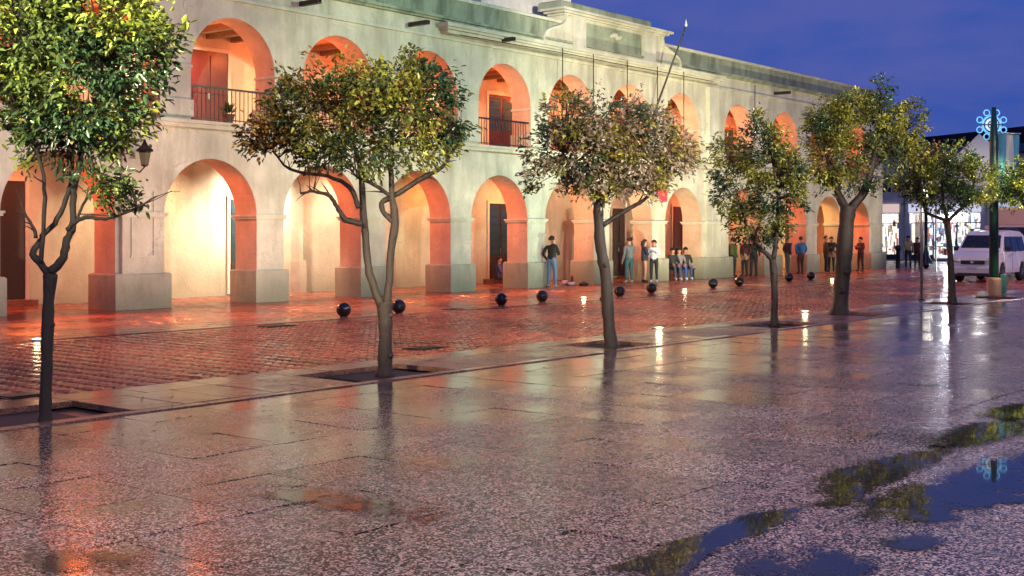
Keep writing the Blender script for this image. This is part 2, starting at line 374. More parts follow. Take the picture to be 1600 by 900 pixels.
# ------------------------------------------------------------------ trees: base pixel, depth, limbs and crown masses
TREES = [
 dict(px=70, py=662, Z=11.6, n=12500, leaf=0.082, bark='bark', hue=0.6,
  label='citrus tree nearest the camera at the left edge, thin dark trunk forking low',
  trunk=[(70,664,10),(72,600,9),(73,540,9),(75,473,9),(78,427,11)],
  limbs=[[(77,430,8),(63,413,7),(48,397,7),(54,380,6),(62,365,5.5),(80,343,5),(94,300,4.5),(97,270,4),(90,200,3),(70,120,2)],
   [(64,412,5),(68,367,4),(72,307,4),(68,262,3),(50,200,2)],[(57,372,4),(50,350,3),(38,335,2.2)],
   [(80,426,9),(97,402,8),(100,373,7),(106,355,6.5),(103,307,6),(106,273,5.5),(120,190,4),(140,90,2.5)],
   [(105,360,5),(123,343,4),(147,340,3.5),(167,342,3),(207,330,2.5),(250,307,1.5)],[(123,343,3),(126,320,2.5),(140,295,2)]],
  crown=[(120,110,130,120),(45,70,85,100),(195,80,70,80),(100,205,100,55),(60,-10,110,60),(180,0,75,60),(155,290,45,32),(205,292,42,28),(15,170,50,55),(200,195,55,38),(38,265,22,9),(240,60,42,55),(225,300,30,22)]),
 dict(px=601, py=583, Z=15.76, n=10500, leaf=0.082, bark='bark_pale', hue=1.3, backlit=(2, 5, 9, 10),
  label='wide citrus tree with two crooked limbs and a pale mottled trunk, second from the left',
  trunk=[(601,585,12.5),(602,540,10.5),(602,505,10.5),(600,472,13.5)],
  limbs=[[(596,478,8.5),(577,427,7.5),(570,373,7),(567,347,7),(562,293,6),(556,250,5),(530,180,3)],
   [(566,350,6),(540,343,5.5),(527,323,4.5),(517,307,4),(493,300,3),(473,303,2)],
   [(560,325,5),(545,292,4.5),(510,275,3.5),(450,263,2.5),(420,230,1.6)],
   [(604,475,8),(608,440,7),(611,390,7),(617,347,8),(613,310,6),(611,240,4.5),(620,160,2.5)],
   [(615,347,6),(598,330,5),(597,315,5),(613,306,5.5),(660,277,5),(690,260,3.5),(715,220,2)],
   [(613,308,4),(587,290,3.5),(560,278,3)]],
  crown=[(520,180,105,70),(640,180,85,80),(428,212,55,38),(690,185,48,55),(560,245,120,32),(512,112,42,42),(625,112,38,34),(690,125,36,34),(600,140,70,50),(470,160,50,50),(395,215,28,18)]),
 dict(pale=1, px=955, py=543, Z=19.5, n=10500, leaf=0.088, bark='bark', hue=1.6,
  label='rounded citrus tree on a single dark trunk in a square pit, third from the left',
  trunk=[(956,545,11),(951,500,9.5),(946,430,9),(938,380,8.5),(935,330,8),(936,290,6),(945,220,3)],
  limbs=[[(942,352,5),(960,340,4.5),(985,325,4),(1012,308,3),(1040,270,2)],[(937,320,4),(948,310,3.5),(955,290,2.5)],[(935,310,4),(910,280,3),(880,240,2)]],
  crown=[(900,235,85,58),(1000,235,80,65),(885,185,42,38),(950,195,75,48),(1052,245,40,38),(855,275,45,32),(940,290,75,32),(1000,285,45,28),(895,160,22,20),(1020,190,34,26)]),
 dict(px=1210, py=508, Z=24.0, n=7500, leaf=0.088, bark='bark', hue=1.1,
  label='slim low-branching citrus tree with a tall narrow crown, fourth from the left',
  trunk=[(1210,510,6),(1210,450,5.5),(1208,405,6)],
  limbs=[[(1208,408,5),(1200,398,4.5),(1187,386,4),(1172,362,3),(1160,320,2)],[(1208,405,5),(1213,370,4),(1215,310,3),(1205,240,2)],[(1190,388,3),(1180,370,2.5),(1190,340,2)]],
  crown=[(1190,240,45,50),(1150,290,36,55),(1222,300,42,45),(1185,350,50,34),(1240,268,26,36),(1182,198,16,26),(1130,235,20,25),(1205,215,20,20)]),
 dict(px=1312, py=491, Z=27.4, n=12500, leaf=0.090, bark='bark', hue=1.2,
  label='tall tree with the thickest leaning black trunk and a high crown, fifth from the left',
  trunk=[(1311,493,13.5),(1315,450,12.5),(1319,400,12.5),(1323,350,12),(1326,322,14)],
  limbs=[[(1323,326,9),(1315,310,8),(1308,285,6),(1295,230,3)],[(1330,325,9),(1350,300,8),(1362,262,6.5),(1374,205,4),(1376,150,2)],[(1360,265,5),(1385,240,4),(1410,210,2.5)]],
  crown=[(1350,195,75,52),(1300,240,48,55),(1400,225,48,48),(1377,148,17,34),(1340,278,55,25),(1290,178,30,28),(1422,190,30,38),(1330,165,40,28),(1268,205,20,30)]),
 dict(backlit=(5,), px=1487, py=476, Z=31.2, n=9500, leaf=0.090, bark='bark', hue=0.9,
  label='thin-trunked tree with a yellowish crown in front of the white van, sixth from the left',
  trunk=[(1488,477,6.5),(1486,420,5),(1483,375,4.5),(1480,345,5)],
  limbs=[[(1480,346,3.5),(1462,338,3),(1448,330,2.5),(1440,300,2)],[(1480,346,3.5),(1502,326,3),(1518,312,2.5),(1525,285,1.8)],[(1480,345,4),(1474,320,3),(1470,280,2)]],
  crown=[(1470,268,60,38),(1438,285,38,35),(1520,285,42,38),(1480,308,60,22),(1500,250,38,26),(1450,250,30,24),(1410,280,16,24)]),
 dict(px=1618, py=470, Z=33.5, n=6500, leaf=0.085, bark='bark', hue=1.3,
  label='bright green tree crown at the right edge beside the banner pole',
  trunk=[(1619,471,7),(1616,400,6),(1613,335,5)],
  limbs=[[(1613,337,4),(1600,315,3),(1590,295,2)],[(1613,337,4),(1630,310,3),(1640,290,2)]],
  crown=[(1592,292,36,33),(1625,285,45,42),(1610,262,26,20),(1570,300,22,22)]),
]
def build_tree(t):
    Z0, sc = t['Z'], t['Z'] / F
    base = ray(t['px'], Z0)
    root = thing('citrus_tree', t['label'], 'tree', base, TH - R(90), 'trees along the edge of the plaza')
    rng = np.random.default_rng(int(t['px']))
    # local frame: x to the right as seen from the plaza, y away, z up
    def loc(p, d): return Vector(((p[0] - t['px']) * sc, d, CAM_H - (p[1] - HY) * sc))
    def limb(pts, d0, d1):
        n = len(pts); return [loc(p, d0 + (d1 - d0) * (i / max(1, n - 1))**1.2) for i, p in enumerate(pts)]
    def smooth_line(P, rad, sub=4, jit=0.0):
        out, rr = [], []
        for i in range(len(P) - 1):
            p0, p1, p2, p3 = P[max(i-1,0)], P[i], P[i+1], P[min(i+2,len(P)-1)]
            for k in range(sub):
                u = k / sub
                q = 0.5 * ((2*p1) + (-p0 + p2)*u + (2*p0 - 5*p1 + 4*p2 - p3)*u*u + (-p0 + 3*p1 - 3*p2 + p3)*u**3)
                out.append(q + Vector(rng.normal(0, jit, 3))); rr.append(rad[i] * (1-u) + rad[i+1] * u)
        out.append(P[-1]); rr.append(rad[-1])
        return out, [r * rng.uniform(0.92, 1.08) for r in rr]
    P = limb(t['trunk'], 0, 0.02); P[0].z = -0.06
    pts, rr = smooth_line(P, [p[2] * sc for p in t['trunk']], 5, 0.002); rr[0] *= 1.5; rr[1] *= 1.18
    mb = MB(); mb.tube(pts, rr, 12); mb.build('trunk', M[t['bark']], root, True)
    ends = []
    for q_ in range(3):                          # knots left by cut side shoots
        i_ = rng.integers(3, len(pts) - 1); a_ = rng.uniform(0, 6.28); dv = Vector((math.cos(a_), math.sin(a_), 0.5)).normalized()
        mk = MB(); mk.tube([pts[i_], pts[i_] + dv * rr[i_] * 1.25, pts[i_] + dv * rr[i_] * 1.5], [rr[i_]*0.55, rr[i_]*0.38, rr[i_]*0.2], 8); mk.build('knot', M[t['bark']], root, True)
    for i, lb in enumerate(t['limbs']):
        dd = rng.uniform(-0.35, 0.35) if i else 0.25
        pts, rr = smooth_line(limb(lb, 0, dd * lb[0][2] / 6), [p[2] * sc * 0.84 for p in lb], 4, 0.004)
        mb = MB(); mb.tube(pts, rr, 9); mb.build('branch', M[t['bark']], root, True)
        ends += pts[len(pts)//3:]
        tb = MB()                                # side shoots so the limb ends taper into twigs
        for q_ in range(5):
            i_ = len(pts) - 1 - q_ * 2
            if i_ < 2: break
            tdir = (pts[i_] - pts[i_-1]).normalized(); sd = Vector(rng.normal(0, 0.7, 3)) + tdir + Vector((0, 0, 0.35)); sd.normalize(); ln = rng.uniform(0.12, 0.3)
            tb.tube([pts[i_], pts[i_] + sd*ln*0.5 + Vector(rng.normal(0, 0.01, 3)), pts[i_] + sd*ln], [rr[i_]*0.6, rr[i_]*0.35, 0.0025], 5)
        tag(tb.build('side_shoots', M[t['bark']], root), kind='stuff')
    # leaf clusters through the crown volume, thinned by a coarse noise so that gaps stay open
    blobs = []; wts = []
    for (bx, by, rx, ry) in t['crown']:
        c = loc((bx, by), 0); rX, rZ = rx * sc, ry * sc; rY = min(0.5 * (rX + rZ), 1.15) * 0.9
        c.y = rng.uniform(-0.15, 0.15); blobs.append((c, rX, rY, rZ)); wts.append(rX * rZ * math.sqrt(rY))
    wts = np.array(wts) / sum(wts)
    per = 13; ncl = int(t['n'] * 1.12 / per); tw = MB()
    V = []; Cc = []
    k = 0; tries = 0
    ends_np = np.array([tuple(e) for e in ends])
    while k < ncl and tries < ncl * 12:
        tries += 1
        bi = rng.choice(len(blobs), p=wts); c, rX, rY, rZ = blobs[bi]
        d = rng.normal(0, 1, 3); d /= np.linalg.norm(d); r = rng.uniform(0.15, 1.0)**0.45 * (1.0 if rng.random() < 0.85 else rng.uniform(1.0, 1.22))
        p = np.array((c.x + d[0]*rX*r, c.y + d[1]*rY*r, c.z + d[2]*rZ*r))
        nv = noise.noise(Vector(p) * 3.8 + Vector((t['px'], 0, 0)))
        if nv < -0.10: continue
        k += 1
        out = np.array((d[0], d[1], d[2] * 0.6 + 0.15)); out /= np.linalg.norm(out)
        # twig toward the nearest limb
        if k % 2 == 0:
            j = np.argmin(((ends_np - p)**2).sum(1)); q = ends_np[j]
            seg = p - q; ln = np.linalg.norm(seg)
            s = p - seg / max(ln, 1e-6) * min(ln, 0.5)
            mid = (s + p) / 2 + rng.normal(0, 0.02, 3)
            tw.tube([s, mid, p], [0.006, 0.0045, 0.0025], 4, cap=False)
        cn = noise.noise(Vector(p) * 1.7 + Vector((5, 9, t['px'])))
        h = t['hue']
        base_c = np.array((0.075 + 0.045*h, 0.135 + 0.01*h, 0.045))
        if cn > 0.12: base_c = np.array((0.19 + 0.07*h, 0.27, 0.05))
        elif cn < -0.2: base_c = np.array((0.045, 0.085, 0.04))
        if bi in t.get('backlit', ()) and rng.random() < 0.75: base_c = np.array((0.36, 0.18, 0.03))  # golden leaf colour imitates building light shining through the crown
        if 'pale' in t and rng.random() < 0.5: base_c = np.array((0.36, 0.28, 0.21))  # cream-pink leaf colour paints in the highlights of this crown
        for _ in range(per):
            o = p + rng.normal(0, 0.052, 3) + out * rng.uniform(-0.05, 0.06)
            dr = out + rng.normal(0, 0.55, 3); dr[2] -= 0.25; dr /= np.linalg.norm(dr)
            up = rng.normal(0, 0.5, 3) + np.array((0, -0.15, 1.0)); side = np.cross(dr, up); side /= max(np.linalg.norm(side), 1e-6); nr = np.cross(side, dr)
            Ln = t['leaf'] * rng.uniform(0.5, 1.2); w = Ln * rng.uniform(0.2, 0.27); fo = w * 0.45; dp = Ln * 0.12
            V += [o, o + dr*Ln*0.33 + side*w + nr*fo, o + dr*Ln*0.72 + side*w*0.75 + nr*(fo - dp*0.5), o + dr*Ln - nr*dp,
                  o + dr*Ln*0.72 - side*w*0.75 + nr*(fo - dp*0.5), o + dr*Ln*0.33 - side*w + nr*fo]
            cc = base_c * rng.choice([0.5, 0.8, 1.1, 1.5]) * rng.uniform(0.85, 1.15)
            if rng.random() < 0.012: cc = np.array((0.30, 0.20, 0.04))
            Cc.append(cc)
    n = len(Cc); V = np.array(V, dtype=np.float32); base_i = (np.arange(n) * 6)[:, None]
    F1 = base_i + np.array([[0, 3, 2, 1]]); F2 = base_i + np.array([[0, 5, 4, 3]])
    faces = np.stack([F1, F2], 1).reshape(-1, 4)
    me = bpy.data.meshes.new('crown'); me.vertices.add(len(V)); me.vertices.foreach_set('co', V.ravel())
    me.loops.add(faces.size); me.loops.foreach_set('vertex_index', faces.ravel().astype(np.int32))
    me.polygons.add(len(faces)); me.polygons.foreach_set('loop_start', np.arange(0, faces.size, 4, dtype=np.int32)); me.polygons.foreach_set('loop_total', np.full(len(faces), 4, dtype=np.int32))
    me.update(calc_edges=True); me.materials.append(M['leaf'])
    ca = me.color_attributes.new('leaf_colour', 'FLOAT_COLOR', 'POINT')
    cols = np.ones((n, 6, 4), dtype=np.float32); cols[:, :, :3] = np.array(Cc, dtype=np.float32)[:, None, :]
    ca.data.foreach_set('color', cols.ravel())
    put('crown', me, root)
    tag(tw.build('twigs', M[t['bark']], root), kind='stuff')
    return base
tree_pos = [build_tree(t) for t in TREES]

# tree pits, strip slabs
cells = []
pits = [(p.x - 0.46, p.x + 0.46) for p in tree_pos]
def strip_row(y0, y1, w, avoid):
    x = 0
    while x < 80:
        if in_view(x, y0, 2) and not (avoid and any(a - w < x < b_ for a, b_ in pits)):
            cells.append((x + w/2, (y0 + y1)/2, w - 0.01, y1 - y0 - 0.01, 0))
        x += w
strip_row(10.46, 10.64, 1.0, False); strip_row(10.64, 11.72, 0.6, True); strip_row(11.72, 12.29, 0.9, False)
pieces(cells, 'strip_stone', M['kerbstone'], strip, 0.012, 0.06, 0.006, 0.0035, 300, 0.002)
for p in tree_pos:
    b = MB(); b.box(p.x - 0.56, p.x + 0.56, 10.66, 11.70, -0.10, -0.045)
    o = b.build('soil_bed', M['soil'], strip)
# drain covers
M['grate'] = simple('cast_iron_cover', (0.012, 0.010, 0.010), 0.5, 0.3)
for px, Y, w, lab in [(665, 13.05, 0.34, 'small dark drain grate in the cobbles right of the second tree'), (433, 18.4, 0.34, 'dark drain grate in the cobbles below the second arch'),
                      (708, 19.3, 0.30, 'dark drain grate on the pavement left of the third ball bollard'), (30, 12.6, 0.24, 'round metal cover in the cobbles at the left edge')]:
    p = onp(px, Y); t = thing('drain_grate', lab, 'drain grate', (p.x, p.y, 0), 0, 'drain covers in the street')
    fr = MB(); fr.box(-w, w, -0.17, 0.17, -0.02, 0.012, c=0.004); fo = fr.build('grate_frame', M['grate'], t)
    sl = MB()
    for k in range(9): sl.box(-w + 0.05 + k*(2*w-0.1)/9, -w + 0.085 + k*(2*w-0.1)/9, -0.13, 0.13, 0.012, 0.022)
    sl.build('grate_bars', M['iron'], t)

# fallen leaves on the wet stone
rl = random.Random(5); mb = MB()
for k in range(230):
    q = tree_pos[rl.randrange(6)]; x, y = q.x + rl.gauss(0, 2.2), q.y - abs(rl.gauss(0, 2.2)) + 0.8
    a_ = rl.uniform(0, 6.28); L_ = rl.uniform(0.03, 0.045); d = Vector((math.cos(a_), math.sin(a_), 0)); n_ = Vector((-d.y, d.x, 0)) * L_ * 0.4; o_ = Vector((x, y, 0.022))
    mb.face([o_ - d*L_, o_ - n_ + Vector((0,0,.006)), o_ + d*L_ + Vector((0,0,.004)), o_ + n_ + Vector((0,0,.008))], rl.randrange(2))
tag(mb.build('fallen_leaves', [simple('dead_leaf', (0.10, 0.05, 0.02), 0.4), simple('dead_leaf_dark', (0.03, 0.02, 0.01), 0.4)]), 'small fallen leaves scattered on the wet paving by the trees', 'leaves', kind='stuff')
# puddles: flat sheets of standing water with ragged rims
def watermat():
    m, nt, ns, ls, bs = newmat('standing_water'); g = nd(ns, 'ShaderNodeNewGeometry'); P = g.outputs['Position']
    bs.inputs['Base Color'].default_value = (0.035, 0.028, 0.022, 1); bs.inputs['Roughness'].default_value = 0.025; bs.inputs['IOR'].default_value = 1.45
    at = nd(ns, 'ShaderNodeAttribute'); at.attribute_name = 'depth'
    n1 = noise_tex(ns, ls, P, 3.4, 9, 0.68); n2 = noise_tex(ns, ls, P, 75, 1)
    vo = nd(ns, 'ShaderNodeTexVoronoi'); vo.inputs['Scale'].default_value = 84; ls.new(P, vo.inputs['Vector'])
    sp = nd(ns, 'ShaderNodeSeparateColor'); ls.new(vo.outputs['Color'], sp.inputs[0])
    a = nd(ns, 'ShaderNodeMath', operation='MULTIPLY_ADD'); ls.new(n1.outputs[0], a.inputs[0]); a.inputs[1].default_value = 3.4; ls.new(at.outputs['Fac'], a.inputs[2])
    a2 = nd(ns, 'ShaderNodeMath', operation='MULTIPLY_ADD'); ls.new(sp.outputs[2], a2.inputs[0]); a2.inputs[1].default_value = -0.55; ls.new(a.outputs[0], a2.inputs[2])
    fac = mapr(ns, ls, a2.outputs[0], 1.68, 2.10, 0, 0.92)
    tr = nd(ns, 'ShaderNodeBsdfTransparent'); mx = nd(ns, 'ShaderNodeMixShader'); ls.new(fac, mx.inputs[0]); ls.new(tr.outputs[0], mx.inputs[1]); ls.new(bs.outputs[0], mx.inputs[2])
    out = [n for n in ns if n.type == 'OUTPUT_MATERIAL'][0]; ls.new(mx.outputs[0], out.inputs[0]); return m
M['water'] = watermat()
M['film'] = watermat(); M['film'].name = 'thin_water_film'; M['film'].node_tree.nodes['Principled BSDF'].inputs['Roughness'].default_value = 0.09; M['film'].node_tree.nodes['Principled BSDF'].inputs['Base Color'].default_value = (0.12, 0.06, 0.045, 1)
def gpt(px, py):
    Z = F * CAM_H / (py - HY); return ray(px, Z)
def puddle(outline, label, deep=1.0):
    """outline: points on the ground measured in the photograph, pulled to world metres"""
    P = [gpt(*q) for q in outline]; n = len(P)
    C_ = sum(P, Vector((0, 0, 0))) / n
    ring = []
    for i in range(n):
        p0, p1, p2, p3 = P[i-1], P[i], P[(i+1) % n], P[(i+2) % n]
        for k in range(6):
            u = k / 6; ring.append(0.5*((2*p1)+(-p0+p2)*u+(2*p0-5*p1+4*p2-p3)*u*u+(-p0+3*p1-3*p2+p3)*u**3))
    lv = [1.18, 1.0, 0.8, 0.55, 0.25]; dv = [0.0, 0.25, 0.6, 0.9, 1.0]
    vs, fs, dp = [], [], []; m = len(ring)
    for s_, d_ in zip(lv, dv):
        for p in ring: q = C_ + (p - C_) * s_; vs.append((q.x - C_.x, q.y - C_.y, 0)); dp.append(d_)
    for l in range(len(lv) - 1):
        for i in range(m): fs.append((l*m+i, l*m+(i+1) % m, (l+1)*m+(i+1) % m, (l+1)*m+i))
    vs.append((0, 0, 0)); dp.append(1.0)
    for i in range(m): fs.append(((len(lv)-1)*m+i, (len(lv)-1)*m+(i+1) % m, len(vs)-1))
    me = bpy.data.meshes.new('puddle'); me.from_pydata(vs, [], fs); me.materials.append(M['water'] if deep >= 0.7 or deep == 0.7 else M['film'])
    a = me.attributes.new('depth', 'FLOAT', 'POINT'); a.data.foreach_set('value', [d * deep for d in dp])
    return tag(put('puddle', me, None, (C_.x, C_.y, 0.0062)), label, kind='structure')
puddle([(1275,752),(1330,725),(1420,705),(1500,700),(1450,730),(1380,760),(1320,790),(1275,795)], 'dark puddle along the long slab joint at the lower right')
puddle([(1455,680),(1520,662),(1600,653),(1630,668),(1540,698),(1465,700)], 'narrow dark puddle above the joint near the right edge')
puddle([(1530,645),(1580,632),(1660,628),(1650,650),(1570,660)], 'thin puddle at the right edge reflecting green leaves')
puddle([(1330,800),(1390,770),(1470,745),(1560,712),(1660,705),(1650,770),(1540,800),(1480,822),(1400,820)], 'broad puddle at the lower right mirroring the lit ornament')
puddle([(940,900),(1000,866),(1080,838),(1160,808),(1245,790),(1265,800),(1190,835),(1105,872),(1060,905)], 'long shallow puddle by the joint at the bottom right of centre')
puddle([(1110,915),(1180,868),(1270,850),(1370,870),(1400,905),(1360,950),(1200,960)], 'blue puddle reflecting the sky at the bottom edge', 0.7)
puddle([(1370,850),(1430,835),(1475,845),(1440,860),(1390,862)], 'small oval puddle on the slabs at the lower right')
puddle([(20,880),(90,858),(170,862),(225,872),(160,892),(60,900)], 'shallow puddle glowing red at the lower left', 0.66)
puddle([(395,765),(470,755),(560,775),(690,800),(660,815),(540,800),(440,785)], 'thin reddish wet patch left of the bottom centre', 0.65)

# ------------------------------------------------------------------ the arcaded hall
hall = thing('arcaded_hall', 'long two-storey colonial hall with lit round arches, balconies and a curved gable above the cornice', 'building', (0, 0, 0))
G_AR = [(6.2, 2.8), (9.95, 2.8), (13.7, 2.79)] + [(a, 2.79) for a in (17.82, 21.50, 25.24, 28.98, 32.72, 36.45)] + [(40.16, 2.66)] + [(45.0, 2.9), (49.3, 2.8), (53.2, 2.6), (56.8, 2.3)]
U_AR = [(7.9, 2.62), (11.5, 2.62), (15.1, 2.62)] + [(18.6 + 3.583*i, 2.62) for i in range(7)] + [(44.7, 2.5), (48.8, 2.5), (52.6, 2.55), (56.4, 2.5)]
X0, X1 = 3.0, 60.77
ZS_G, ZS_U, ZF = 2.22, 5.87, 4.52
def arcade(arches, z0, z1, zs, y0, y1, name, mat):
    """a thick wall pierced by stilted round arches"""
    mb = MB(); NA = 24
    xs = X0
    def slab(xa, xb):
        for y, flip in ((y0, False), (y1, True)):
            q = [(xa, y, z0), (xb, y, z0), (xb, y, z1), (xa, y, z1)]; mb.face(q[::-1] if flip else q)
    for (a, w) in arches:
        slab(xs, a); xs = a + w; r = w / 2; c = a + r
        arc = [(c - r * math.cos(math.pi * k / NA), zs + r * math.sin(math.pi * k / NA)) for k in range(NA + 1)]
        for y, flip in ((y0, False), (y1, True)):
            for k in range(NA):
                (xa, za), (xb, zb) = arc[k], arc[k+1]
                q = [(xa, y, za), (xb, y, zb), (xb, y, z1), (xa, y, z1)]; mb.face(q[::-1] if flip else q)
        path = [(a, z0)] + arc + [(a + w, z0)]
        for k in range(len(path) - 1):
            (xa, za), (xb, zb) = path[k], path[k+1]
            mb.face([(xa, y0, za), (xa, y1, za), (xb, y1, zb), (xb, y0, zb)], 1)
    slab(xs, X1)
    mb.face([(X1, y0, z0), (X1, y1, z0), (X1, y1, z1), (X1, y0, z1)]); mb.face([(X0, y0, z0), (X0, y0, z1), (X0, y1, z1), (X0, y1, z0)])
    mb.face([(X0, y0, z1), (X1, y0, z1), (X1, y1, z1), (X0, y1, z1)])
    mb.build(name, [mat, M['jamb']], hall)
arcade(G_AR, 0.0, 4.30, ZS_G, FY, FY + 0.85, 'ground_arcade_wall', M['wall'])
arcade(U_AR, 4.302, 7.60, ZS_U, FY + 0.02, FY + 0.80, 'upper_arcade_wall', M['wall'])
# piers: plinths and imposts
def gaps(arches):
    g = []; x = X0
    for a, w in arches: g.append((x, a)); x = a + w
    g.append((x, X1)); return g
for (a, b_) in gaps(G_AR):
    big = (b_ - a) > 1.2
    e = 0.10; mb = MB(); f = 0.16 if big else 0.10
    mb.box(a - 0.10, b_ + 0.10, FY - f, FY + 0.95, -0.02, 0.84, c=0.035); o = mb.build('plinth', M['plinth'], hall)
    mb = MB(); mb.box(a - 0.045, b_ + 0.045, FY - 0.045, FY + 0.895, 2.14, 2.20); mb.box(a - 0.075, b_ + 0.075, FY - 0.075, FY + 0.925, 2.20, 2.25); mb.build('impost', M['trim'], hall)
for (a, b_) in gaps(U_AR):
    mb = MB(); mb.box(a - 0.03, b_ + 0.03, FY - 0.015, FY + 0.83, 5.80, 5.87); mb.build('impost', M['trim'], hall)
    mb = MB(); mb.box(a - 0.05, b_ + 0.05, FY - 0.03, FY + 0.85, 4.60, 5.02); mb.build('pedestal', M['wall'], hall)
# tall pilasters at both ends of the middle part
for (a, b_) in ((16.60, 17.68), (43.05, 44.55)):
    mb = MB(); mb.box(a, b_, FY - 0.12, FY, 0.84, 4.30); mb.build('pilaster', M['wall'], hall)
    x2 = (a + b_) / 2
    for s in (-1, 1):
        mb = MB(); mb.box(x2 + s*0.30 - 0.015, x2 + s*0.30 + 0.015, FY - 0.145, FY - 0.118, 1.25, 2.75); mb.build('panel_moulding', M['trim'], hall)
    mb = MB(); mb.box(x2 - 0.33, x2 + 0.33, FY - 0.146, FY - 0.117, 1.21, 1.25); mb.build('panel_moulding', M['trim'], hall)
    mb = MB(); mb.box(a - 0.05, b_ + 0.05, FY - 0.18, FY, 2.14, 2.27); mb.build('impost', M['trim'], hall)
mb = MB(); mb.box(43.25, 43.85, FY - 0.14, FY + 0.02, 4.60, 7.60); mb.build('pilaster', M['trim'], hall)
mb = MB(); mb.box(44.0, 44.35, FY - 0.10, FY + 0.02, 4.60, 7.60); mb.build('pilaster', M['wall'], hall)
# string course, balcony ledge, cornices, parapet
mb = MB(); mb.box(X0, X1 + 0.08, FY - 0.10, FY + 0.02, 4.34, 4.44); mb.box(X0, X1 + 0.15, FY - 0.17, FY + 0.02, 4.44, 4.52); mb.build('string_course', M['trim'], hall)
mb = MB(); mb.box(X0, X1 + 0.06, FY - 0.05, FY + 0.8, 7.60, 7.68); mb.build('frieze_moulding', M['trim'], hall)
mb = MB(); mb.box(X0, X1, FY + 0.0, FY + 0.7, 7.68, 8.12); mb.build('frieze', M['wall'], hall)
mb = MB(); mb.box(27.5, 43.9, FY - 0.38, FY + 0.72, 7.86, 7.93); mb.box(27.4, 44.0, FY - 0.46, FY + 0.72, 7.93, 8.04); mb.box(27.6, 43.8, FY - 0.28, FY + 0.7, 7.76, 7.86); mb.build('central_cornice', M['trim'], hall)
mb = MB(); mb.box(X0, X1 + 0.1, FY - 0.12, FY + 0.75, 8.121, 8.18); mb.box(X0, X1 + 0.18, FY - 0.20, FY + 0.75, 8.18, 8.26); mb.build('cornice', M['parapet'], hall)
mb = MB(); mb.box(X0, X1, FY + 0.02, FY + 0.5, 8.26, 8.84); mb.build('parapet_wall', M['parapet'], hall)
mb = MB(); mb.box(X0, X1 + 0.05, FY - 0.06, FY + 0.58, 8.84, 8.95, c=0.02); mb.build('parapet_coping', M['trim'], hall)
# curved gable
def scurve(xa, za, xb, zb, n=12):
    pts = []
    for k in range(n + 1):
        u = k / n; x = xa + (xb - xa) * (u - 0.16 * math.sin(2 * math.pi * u)); z = za + (zb - za) * (u + 0.05*math.sin(2*math.pi*u)); pts.append((x, z))
    return pts
prof = scurve(32.45, 8.05, 33.7, 9.12) + scurve(39.6, 9.12, 40.85, 8.05)
mb = MB(); mb.prism(prof, FY - 0.14, FY + 0.5); mb.build('gable_wall', M['wall'], hall)
for cv in (scurve(32.38, 8.05, 33.66, 9.14), scurve(39.64, 9.14, 40.92, 8.05)):
    mb = MB()
    for k in range(len(cv) - 1):
        (xa, za), (xb, zb) = cv[k], cv[k+1]; d = Vector((xb - xa, zb - za)).normalized(); nx, nz = -d.y * 0.06, d.x * 0.06
        mb.prism([(xa - nx*.3, za - nz*.3), (xb - nx*.3, zb - nz*.3), (xb + nx, zb + nz), (xa + nx, za + nz)], FY - 0.24, FY + 0.52)
    mb.build('volute_moulding', M['trim'], hall)
mb = MB(); mb.box(33.5, 39.8, FY - 0.22, FY + 0.52, 9.121, 9.18); mb.box(33.35, 39.95, FY - 0.32, FY + 0.55, 9.18, 9.25); mb.box(33.2, 40.1, FY - 0.42, FY + 0.6, 9.25, 9.33); mb.build('gable_cornice', M['trim'], hall)
mb = MB(); mb.box(33.6, 39.2, FY + 0.0, FY + 1.0, 9.331, 9.66, c=0.05); mb.build('gable_cap', M['parapet'], hall)
mb = MB(); mb.box(34.85, 38.3, FY - 0.146, FY - 0.138, 8.2, 9.02); mb.build('gable_panel', M['parapet'], hall)
for a in (34.0, 38.4):
    mb = MB(); mb.box(a, a + 0.75, FY - 0.22, FY - 0.13, 8.10, 9.12); mb.build('gable_pilaster', M['trim'], hall)
mb = MB()
for k in range(5): mb.lathe([(0.02, 0), (0.13 - 0.01*k, 0.02), (0.13, 0.10), (0.03, 0.16)], 8, (36.4 + k*0.10, FY - 0.17, 8.68 + 0.05*math.sin(k*1.5)))
mb.build('gable_relief', M['trim'], hall)
# tower base behind the parapet
mb = MB(); mb.box(31.2, 36.2, 26.6, 31.4, 8.35, 13.5); tw_ = mb.build('tower', M['tower'], hall)
mb = MB(); mb.box(31.0, 36.4, 26.4, 31.6, 11.2, 11.4); mb.build('tower_moulding', M['trim'], tw_)
mb = MB(); mb.box(29.2, 29.9, 27.2, 28.0, 8.35, 10.6); mb.build('chimney', M['tower'], hall)
# roof, ceilings, floors, back walls
mb = MB(); mb.box(X0, X1, FY + 0.76, 36, 8.26, 8.34); mb.build('roof', M['tile'], hall)
mb = MB(); mb.box(X0, X1 - 0.1, FY + 0.81, BY, 7.36, 7.46); mb.build('gallery_ceiling', M['inner'], hall)
mb = MB(); mb.box(X0, X1 - 0.1, FY + 0.86, BY, 4.06, 4.50); mb.build('gallery_floor', M['inner'], hall)
mb = MB(); mb.box(X0, X1, BY, BY + 0.4, 0, 8.26); mb.build('back_wall', M['inner'], hall)
mb = MB(); mb.box(X1 - 0.4, X1 - 0.003, FY + 0.86, BY, 0.0, 4.05); mb.build('end_wall', M['inner'], hall)
mb = MB(); mb.box(X1 - 0.4, X1 - 0.003, FY + 0.86, BY, 4.5, 7.5); mb.build('end_wall', M['inner'], hall)
mb = MB(); mb.box(X1 - 0.4, X1 - 0.004, BY + 0.4, 44, 0, 8.26); mb.build('side_wall', M['wall'], hall)
bm_ = MB(); bm_.box(-0.07, 0.07, FY + 0.81, BY, 7.22, 7.36); bme = bm_.mesh('ceiling_beam', M['beam'])
